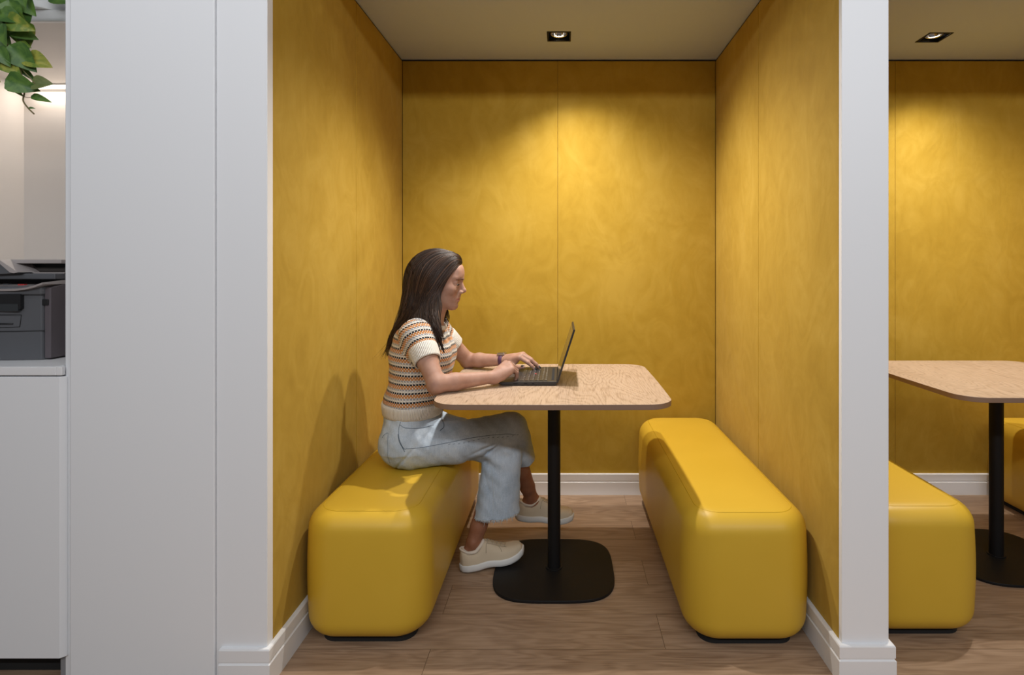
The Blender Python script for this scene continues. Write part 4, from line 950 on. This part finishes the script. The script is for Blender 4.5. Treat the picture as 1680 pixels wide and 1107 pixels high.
# crease where the thigh meets the hip and belly, folds along thigh and shin
def jf(X, Y, Z):
    q = 0.0026*np.sin(55*(X*0.6+Z)+6*np.sin(9*X))*np.clip((X+0.50)/0.1, 0, 1)*np.clip((0.60-np.abs(Z-0.5)*3), 0, 1)
    hipf = 0.0015*np.sin(75*(X+0.9*Z)+2.0)*np.exp(-((X+0.50)**2+(Z-0.58)**2)/0.004)
    kn = 0.005*np.sin(95*(Z+0.45*X)+1.0)*np.exp(-((X+0.27)**2+(Z-0.42)**2)/0.0045)
    sh_ = 0.0035*np.sin(70*X+5*Z)*np.clip((0.42-Z)/0.1, 0, 1)*np.clip((Z-0.20)/0.05, 0.2, 1)
    return q+hipf+kn+sh_+0.0012*np.sin(120*X+40*Z)*np.sin(90*Z+33*Y)
def jg(X, Y, Z):
    d1 = np.abs((Z-0.585)+0.55*(X+0.50)); a = -0.0015*np.exp(-(d1/0.006)**2)*np.exp(-((X+0.505)/0.05)**2)     # crease from waist to hip
    d2 = np.abs((Z-0.555)+0.9*(X+0.49)); a = a-(-0.0015)*np.exp(-(d2/0.007)**2)*np.exp(-((X+0.50)/0.045)**2)
    d3 = np.abs((Z-0.475)-0.35*(X+0.32)); b = 0.006*np.exp(-(d3/0.007)**2)*np.exp(-((X+0.29)/0.06)**2)
    d4 = np.abs((Z-0.452)-0.75*(X+0.30)); b = b+0.007*np.exp(-(d4/0.006)**2)*np.exp(-((X+0.285)/0.05)**2)
    d5 = np.abs((Z-0.46)-1.1*(X+0.60)); e = 0.005*np.exp(-(d5/0.007)**2)*np.exp(-((X+0.60)/0.05)**2)
    c = 0.002*np.exp(-(np.abs((X+0.29)-0.12*(Z-0.3)+0.03*np.sin(20*Z))/0.007)**2)*np.clip((0.42-Z)/0.05, 0, 1)
    return a+b+c+e
jn.warp(jf); jn.warp(jg)
jn.op(lambda X, Y, Z: (0.4205-Z)+np.where(X < -0.455, 0, -1.0)+0*Y, (-0.8, 1.9, 0.1), (-0.4, 2.6, 0.7), 0, 'i')
vt, fc = jn.mesh(); vt = smooth_np(vt, fc, 1, 0.4)
me = np_mesh('jeans', vt, fc); jeans = link_mesh('jeans', me, M['denim'], person); jb = bvh_of(jeans)
def seam(name, pts, r, m=None, lift=0.0003, n=90):
    c = line_on(jb, pts, lift, n)
    c = [(lambda h: h[0]+h[1]*0.0002 if h[0] is not None else q)(jb.find_nearest(q)) for q in c]
    if len(c) < 3: return
    bm = bmesh.new(); tube(bm, c, r, 6); ob(name, bm, m or M['seam'], jeans, smooth=True)
seam('side_seam', [(657, 692), (654, 705), (655, 720), (662, 735), (668, 736), (690, 734), (715, 730), (745, 724), (775, 718), (805, 714), (830, 712), (846, 713)], 0.0009)
seam('pocket_seam', [(656, 697), (666, 702), (690, 702), (712, 697)], 0.0009)
seam('pocket_edge', [(653, 712), (655, 724), (660, 734), (664, 741)], 0.0011)
seam('back_pocket', [(627, 718), (632, 712), (637, 712), (636, 738), (640, 760), (642, 772)], 0.0008)
seam('fly_seam', [(724, 684), (727, 692), (728, 700), (722, 706)], 0.0015)
seam('shin_seam', [(807, 768), (808, 785), (809, 805), (809, 828), (809, 842)], 0.0009, M['fringe'])
# side seam puckers: short darker wear marks along the seam
bm = bmesh.new(); rs = random.Random(7)
for k_ in range(15):
    t = k_/14; px, py = 735+t*112, 729-t*16+1.5*math.sin(t*9); q0, q1 = on(jb, px, py, 0.0003), on(jb, px+4.0, py-1.2, 0.0003)
    if q0 and q1: tube(bm, [q0, (q0+q1)/2, q1], [0.0004, 0.0013, 0.0004], 6)
ob('seam_wear', bm, mat('worn_dark_denim', (0.20, 0.24, 0.29), 0.9), jeans, smooth=True)
# frayed hems
def fringe(c, ax_n, ra, rb, cnt, seed, sc_, nx_=None):
    rs = random.Random(seed); bm = bmesh.new()
    for i in range(cnt):
        t = rs.uniform(0, 2*math.pi); px_ = c[0]+ra*math.cos(t); py_ = c[1]+rb*math.sin(t); z = c[2]+ax_n*(px_-c[0])+0.002
        ln = rs.uniform(0.002, 0.007) if rs.random() < 0.95 else rs.uniform(0.010, 0.022); dx, dy = rs.uniform(-0.003, 0.003), rs.uniform(-0.003, 0.003)
        tube(bm, [Vector((px_, py_, z+0.004)), Vector((px_+dx*0.3, py_+dy, z-ln*0.5)), Vector((px_+dx*1.5, py_+dy*1.4, z-ln))], [0.0009, 0.0008, 0.0003], 5)
    o_ = ob('frayed_hem', bm, M['fringe'], jeans, smooth=True); return o_
fringe(HL, 0.10, 0.089, 0.072, 420, 3, 1); fringe(HR, 0.18, 0.050, 0.044, 160, 5, 1)

# ---- shoes
def shoe(anchor, yaw, pitch, bendtoe=0.0, lab=None):
    """heel-bottom point anchor; local x forward, z up; length 0.25"""
    Rm = Matrix.Translation(Vector(anchor)) @ Matrix.Rotation(yaw, 4, 'Z') @ Matrix.Rotation(-pitch, 4, 'Y')
    Ls = 0.252
    def wid(x, e=0.0):
        t = x/Ls; w = np.interp(t, [0, 0.03, 0.1, 0.25, 0.42, 0.6, 0.75, 0.88, 0.96, 1.0], [0.004, 0.021, 0.030, 0.032, 0.031, 0.040, 0.044, 0.039, 0.027, 0.004]); return float(w)+e
    def side_off(x): t = x/Ls; return -0.006*math.sin(math.pi*min(1, t*1.1)) 
    def lift(x): t = x/Ls; return 0.012*max(0, (t-0.66)/0.34)**2*(1+bendtoe)+0.004*math.sin(math.pi*np.clip((t-0.25)/0.35, 0, 1))
    xs = [Ls*(0.5-0.5*math.cos(math.pi*i/36)) for i in range(37)]
    def ring_loft(bm, zlo, zhi, e, pw, cap=True):
        rings = []
        for x in xs:
            w = wid(x, e); z0 = zlo(x); z1 = zhi(x); row = []
            for k_ in range(25):
                a = math.pi*k_/24; cs, sn = math.cos(a), math.sin(a); row.append(bm.verts.new((x, side_off(x)+w*math.copysign(abs(cs)**pw, cs), z0+(z1-z0)*abs(sn)**pw)))
            rings.append(row)
        for A, Bq in zip(rings, rings[1:]):
            for k_ in range(24): bm.faces.new((A[k_], A[k_+1], Bq[k_+1], Bq[k_]))
            bm.faces.new((A[24], A[0], Bq[0], Bq[24]))
        bm.faces.new(rings[0]); bm.faces.new(rings[-1][::-1]); bmesh.ops.recalc_face_normals(bm, faces=bm.faces[:])
    def top_h(x):
        t = x/Ls; return float(np.interp(t, [0, 0.02, 0.05, 0.14, 0.26, 0.345, 0.40, 0.5, 0.6, 0.72, 0.85, 0.95, 1.0], [0.055, 0.080, 0.083, 0.074, 0.070, 0.093, 0.098, 0.086, 0.074, 0.063, 0.056, 0.047, 0.030]))
    r = thing_part('sneaker')
    bm = bmesh.new(); ring_loft(bm, lambda x: 0.010+lift(x), lambda x: top_h(x)+lift(x)*0.8, 0.0, 0.62); bm.transform(Rm)
    up = ob('sneaker', bm, M['canvas'], person, smooth=True)
    bm = bmesh.new(); pts = []
    N_ = 64; prof = [(0.0, 0.0), (0.0035, 0.002), (0.0045, 0.010), (0.0042, 0.023), (0.0020, 0.026), (-0.006, 0.0265)]
    rows = []
    for e, z in prof:
        row = []
        for k_ in range(N_):
            a = 2*math.pi*k_/N_; x = Ls*(0.5-0.5*math.cos(a)); sgn = 1 if a < math.pi else -1; w = wid(x, 0); row.append(bm.verts.new((x-e*math.cos(a), side_off(x)+sgn*w*1.0+e*math.sin(a)*1.0, z+lift(x))))
        rows.append(row)
    for A, Bq in zip(rows, rows[1:]):
        for k_ in range(N_): bm.faces.new((A[k_], A[(k_+1) % N_], Bq[(k_+1) % N_], Bq[k_]))
    h_ = N_//2
    for row, fl in ((rows[0], 1), (rows[-1], 0)):
        for k_ in range(h_):
            a_, b_, c_, d_ = row[k_], row[k_+1], row[(N_-k_-1) % N_], row[(N_-k_) % N_]
            q = []; [q.append(v) for v in (a_, b_, c_, d_) if v not in q]
            if len(q) > 2: bm.faces.new(q)
    bmesh.ops.recalc_face_normals(bm, faces=bm.faces[:]); bm.transform(Rm); ob('sole', bm, M['rubber'], up, smooth=True)
    # opening lining and sock edge
    bm = bmesh.new(); pts = []
    for k_ in range(40):
        a = 2*math.pi*k_/40; x = 0.050+0.046*math.cos(a); y = side_off(x)+0.026*math.sin(a); pts.append(Vector((x, y, np.interp(x, [0.004, 0.03, 0.06, 0.096], [0.084, 0.074, 0.072, 0.098]))))
    tube(bm, pts, 0.0038, 8, closed=True); bm.transform(Rm); ob('lining', bm, M['cotton'], up, smooth=True)
    bm = bmesh.new(); pts = []
    for k_ in range(40):
        a = 2*math.pi*k_/40; x = 0.054+0.040*math.cos(a); pts.append(Vector((x, side_off(x)+0.023*math.sin(a), np.interp(x, [0.004, 0.03, 0.06, 0.096], [0.080, 0.070, 0.072, 0.100]))))
    tube(bm, pts, 0.007, 8, closed=True); bm.transform(Rm); ob('sock_edge', bm, M['cotton'], up, smooth=True)
    bm = bmesh.new()
    bmm = bvh_of(up)
    inv = Rm.inverted()
    def drop(x, y):
        h = bmm.ray_cast(Rm @ Vector((x, y, 0.15)), (Rm.to_3x3() @ Vector((0, 0, -1))))
        return None if h[0] is None else h[0]+h[1]*0.0013
    for k_ in range(5):
        x0_ = 0.108+k_*0.0165
        for sg in (1, -1):
            q = [drop(x0_+0.004*j*sg/2, side_off(x0_)+(-0.017+0.034*j/6)) for j in range(7)]; q = [z for z in q if z]
            if len(q) > 2: tube(bm, q, 0.0017, 6)
    ob('laces', bm, M['lace'], up, smooth=True)
    bm = bmesh.new()
    for xa in (0.105, 0.150):
        for sg in (1, -1):
            q = [drop(xa+0.01*j/6*(-1 if xa < 0.12 else 1), side_off(xa)+sg*(0.018+0.017*j/6)) for j in range(7)]; q = [z for z in q if z]
            if len(q) > 2: tube(bm, q, 0.0007, 6)
    for sg in (1, -1):
        q = [drop(0.105+0.075*j/10, side_off(0.1)+sg*0.0185) for j in range(11)]; q = [z for z in q if z]
        if len(q) > 2: tube(bm, q, 0.0007, 6)
    ob('stitching', bm, mat('tan_stitching', (0.36, 0.29, 0.20), 0.9), up, smooth=True)
    return up
def thing_part(n): return None
shoe((-0.398, 2.203, 0.003), math.radians(17), math.radians(4.5), 0.6)
shoe((-0.205, 2.475, 0.084), math.radians(7), math.radians(-6), 0.2)

# ---- watch on the far wrist
aw = unit(W2-E2); cw = W2-aw*0.028; e1 = unit(np.cross(aw, V(0, 0, 1))); e2 = -np.cross(aw, e1) if np.cross(aw, e1)[2] < 0 else np.cross(aw, e1)
fr = []
for t, r_ in ((-0.009, 0.0242), (-0.0085, 0.0255), (0.0085, 0.0248), (0.009, 0.0236)): fr.append((cw+aw*t, e1*r_, e2*r_, t))
ws = rib_ring('watch_strap', fr, M['strap'], person, 0.002, 48)
bm = bmesh.new(); c = cw+e2*0.0275; 
mx = Matrix(((aw[0], e1[0], e2[0], c[0]), (aw[1], e1[1], e2[1], c[1]), (aw[2], e1[2], e2[2], c[2]), (0, 0, 0, 1)))
prism(bm, rrect(-0.018, 0.018, -0.015, 0.015, 0.006, 6), 'z', -0.005, 0.0045); bm.transform(mx); wc_ = ob('watch_case', bm, M['silver'], ws, bevel=0.001)
bm = bmesh.new(); prism(bm, rrect(-0.015, 0.015, -0.0125, 0.0125, 0.004, 6), 'z', 0.0046, 0.0052); bm.transform(mx); ob('watch_face', bm, M['screen'], ws)

# ---- hair
hf = Field((-0.76, 2.03, 0.78), (-0.36, 2.45, 1.285), 0.003)
def hair_cut(X, Y, Z):
    """positive where hair may be: behind the hairline"""
    zz = [Q(0, y)[2] for y in (600, 520, 500, 475, 455, 445, 437, 431, 420)]; xx = [Q(x, 0)[0] for x in (722, 722, 725, 729, 738, 745, 752, 757, 770)]
    lim = np.interp(Z, zz, xx); return X-lim
hf.ell(H(713.5, 449), (0.1055, 0.0850, 0.0975), 0.0)
hf.cone(H(698, 455), H(686, 505), 0.076, 0.056, 0.03, sc=(1, 0.92, 1)); hf.cone(H(686, 505), H(664, 548), 0.054, 0.032, 0.03, sc=(1, 0.60, 1)); hf.cone(H(664, 548), H(646, 580), 0.036, 0.012, 0.02, sc=(1, 0.5, 1))
for m_ in (-1, 1):
    hf.cone(H(712, 462, 0.060*m_), H(714, 497, 0.062*m_), 0.030, 0.027, 0.02); hf.cone(H(714, 497, 0.062*m_), H(713 if m_ < 0 else 722, 520, 0.082*m_), 0.026, 0.020, 0.02)
hf.ell(H(741, 428), (0.036, 0.050, 0.030), 0.015)
hf.cone(P(664, 535, 2.20), P(650, 560, 2.20), 0.032, 0.020, 0.02); hf.cone(P(650, 560, 2.20), P(638, 582, 2.20), 0.020, 0.006, 0.015)
hf.op(hair_cut, (-0.8, 2.0, 0.7), (-0.3, 2.5, 1.3), 0.012, 'i')
hf.cone(P(713, 508, 2.145), P(715, 540, 2.095), 0.013, 0.011, 0.015); hf.cone(P(715, 540, 2.095), P(728, 578, 2.092), 0.010, 0.003, 0.012)
hf.warp(lambda X, Y, Z: 0.0012*np.sin(260*X+90*Z+40*Y))
vt, fc = hf.mesh(); vt = smooth_np(vt, fc, 1, 0.4)
me = np_mesh('hair', vt, fc)
def tone_attr(me, arr): at = me.attributes.new('tone', 'FLOAT', 'POINT'); at.data.foreach_set('value', np.asarray(arr, np.float32))
tone_attr(me, 0.05+0*vt[:, 0])
hair = link_mesh('hair', me, mat('dark_hair_underlayer', (0.020, 0.011, 0.008), 0.85, spec=0.1), person); hb = bvh_of(hair)
G = [  # guides on the near side, root to tip: (px, py, lateral)
 [(741, 412, 0.01), (722, 407.5, 0.0), (696, 418, -0.01), (679, 445, -0.015), (669, 478, -0.02), (660, 512, -0.01), (646, 545, -0.02), (638, 566, -0.02), (632, 587, -0.02)],
 [(748, 416, -0.01), (735, 411, -0.035), (712, 419, -0.055), (690, 445, -0.068), (677, 480, -0.072), (667, 515, -0.070), (654, 545, -0.06), (645, 568, -0.05), (636, 588, -0.04)],
 [(755, 425, -0.005), (743, 419, -0.04), (722, 431, -0.072), (702, 456, -0.083), (688, 487, -0.086), (680, 517, -0.092), (662, 545, -0.088), (650, 565, -0.075), (641, 583, -0.06)],
 [(758, 431, -0.005), (749, 428, -0.035), (734, 440, -0.068), (715, 464, -0.084), (702, 490, -0.092), (694, 514, -0.110), (690, 535, -0.135), (684, 548, -0.150), (675, 562, -0.150)],
 [(759, 434, -0.010), (752, 438, -0.040), (741, 451, -0.064), (727, 474, -0.080), (717, 497, -0.094), (712, 520, -0.120), (716, 543, -0.145), (724, 562, -0.150), (731, 582, -0.145)],
 [(759, 435, -0.014), (753, 441, -0.044), (744, 454, -0.062), (731, 476, -0.074), (723, 499, -0.082), (718, 520, -0.095), (719, 540, -0.118), (723, 556, -0.130), (727, 572, -0.135)]]
def Hp(px, py, lat): return np.array(P(px, py, YC+lat))
G = [[Hp(*p) for p in g] for g in G]
GF = [  # far side
 [(741, 412, 0.01), (722, 408, 0.02), (696, 420, 0.03), (680, 448, 0.04), (672, 480, 0.05), (664, 512, 0.05), (654, 545, 0.05), (646, 565, 0.04), (640, 580, 0.04)],
 [(752, 420, 0.02), (738, 417, 0.05), (718, 430, 0.078), (703, 455, 0.086), (698, 485, 0.088), (698, 512, 0.09), (690, 535, 0.09), (680, 560, 0.07), (670, 575, 0.06)],
 [(758, 432, 0.012), (750, 436, 0.045), (740, 450, 0.066), (728, 474, 0.080), (726, 497, 0.085), (734, 516, 0.095), (738, 530, 0.10), (736, 545, 0.11), (735, 556, 0.115)]]
GF = [[Hp(*p) for p in g] for g in GF]
rs = random.Random(11); bm = bmesh.new(); ly = bm.verts.layers.float.new('tone')
def strand(g, s_, amp, r0, tone, cut=1.0, n=30):
    i = min(int(s_*(len(g)-1)), len(g)-2); u_ = s_*(len(g)-1)-i; ctrl = [Vector(g[i][k_]*(1-u_)+g[i+1][k_]*u_) for k_ in range(len(g[0]))]
    ph, fq = 9*s_+rs.gauss(0, 0.55), rs.uniform(9, 11); j = Vector((rs.gauss(0, 1), rs.gauss(0, 1), rs.gauss(0, 1)))
    c = catmull(ctrl, n); m_ = max(6, int(n*cut)); c = c[:m_]; pts = []
    for k_, p in enumerate(c):
        t = k_/(n-1); a = amp*(0.25+1.3*t*t); q = p+j*a*0.5*t+Vector((math.sin(fq*t+ph), 0.5*math.cos(fq*t*1.3+ph), 0.3*math.sin(fq*t+1)))*(0.35*a+0.018*t)*min(1, t*1.6)
        if True:
            h = hb.find_nearest(q)
            if h[0] is not None:
                dd = (q-h[0]).dot(h[1])
                want = rs_lift
                want = want+0.009*max(0.0, math.sin(15*t+8*s_+ph*0.15))*max(0.0, t-0.2)
                if dd < want or t < 0.45: q = h[0]+h[1]*want
        pts.append(q)
    for _ in range(2): pts = [pts[0]]+[(pts[k_-1]+pts[k_]*2+pts[k_+1])/4 for k_ in range(1, len(pts)-1)]+[pts[-1]]
    v0 = len(bm.verts); L_ = len(pts)
    tube(bm, pts, [r0*(0.35+0.65*min(1, k_/4))*(1-max(0, (k_/(L_-1)-0.55)/0.45)**1.4*0.85) for k_ in range(L_)], 5)
    bm.verts.ensure_lookup_table()
    for v in bm.verts[v0:]: v[ly] = tone
for k_ in range(1150):
    rs_lift = rs.uniform(0.0, 0.006); s_ = rs.random()**0.92
    strand(G, s_, rs.uniform(0.002, 0.011), rs.uniform(0.0006, 0.0015), min(1, abs(rs.gauss(0.25, 0.30))), rs.uniform(0.74, 1.0))
for k_ in range(330):
    rs_lift = rs.uniform(0.0, 0.005); strand(GF, rs.random(), rs.uniform(0.003, 0.010), rs.uniform(0.0006, 0.0015), min(1, abs(rs.gauss(0.25, 0.25))), rs.uniform(0.75, 1.0))
for k_ in range(26):      # loose flyaway strands
    rs_lift = 0.003; strand(G, rs.choice([0.02, 0.05, 0.3, 0.45, 0.8]), rs.uniform(0.010, 0.022), 0.0007, 0.4)
ob('hair_strands', bm, M['hair'], hair, smooth=True)
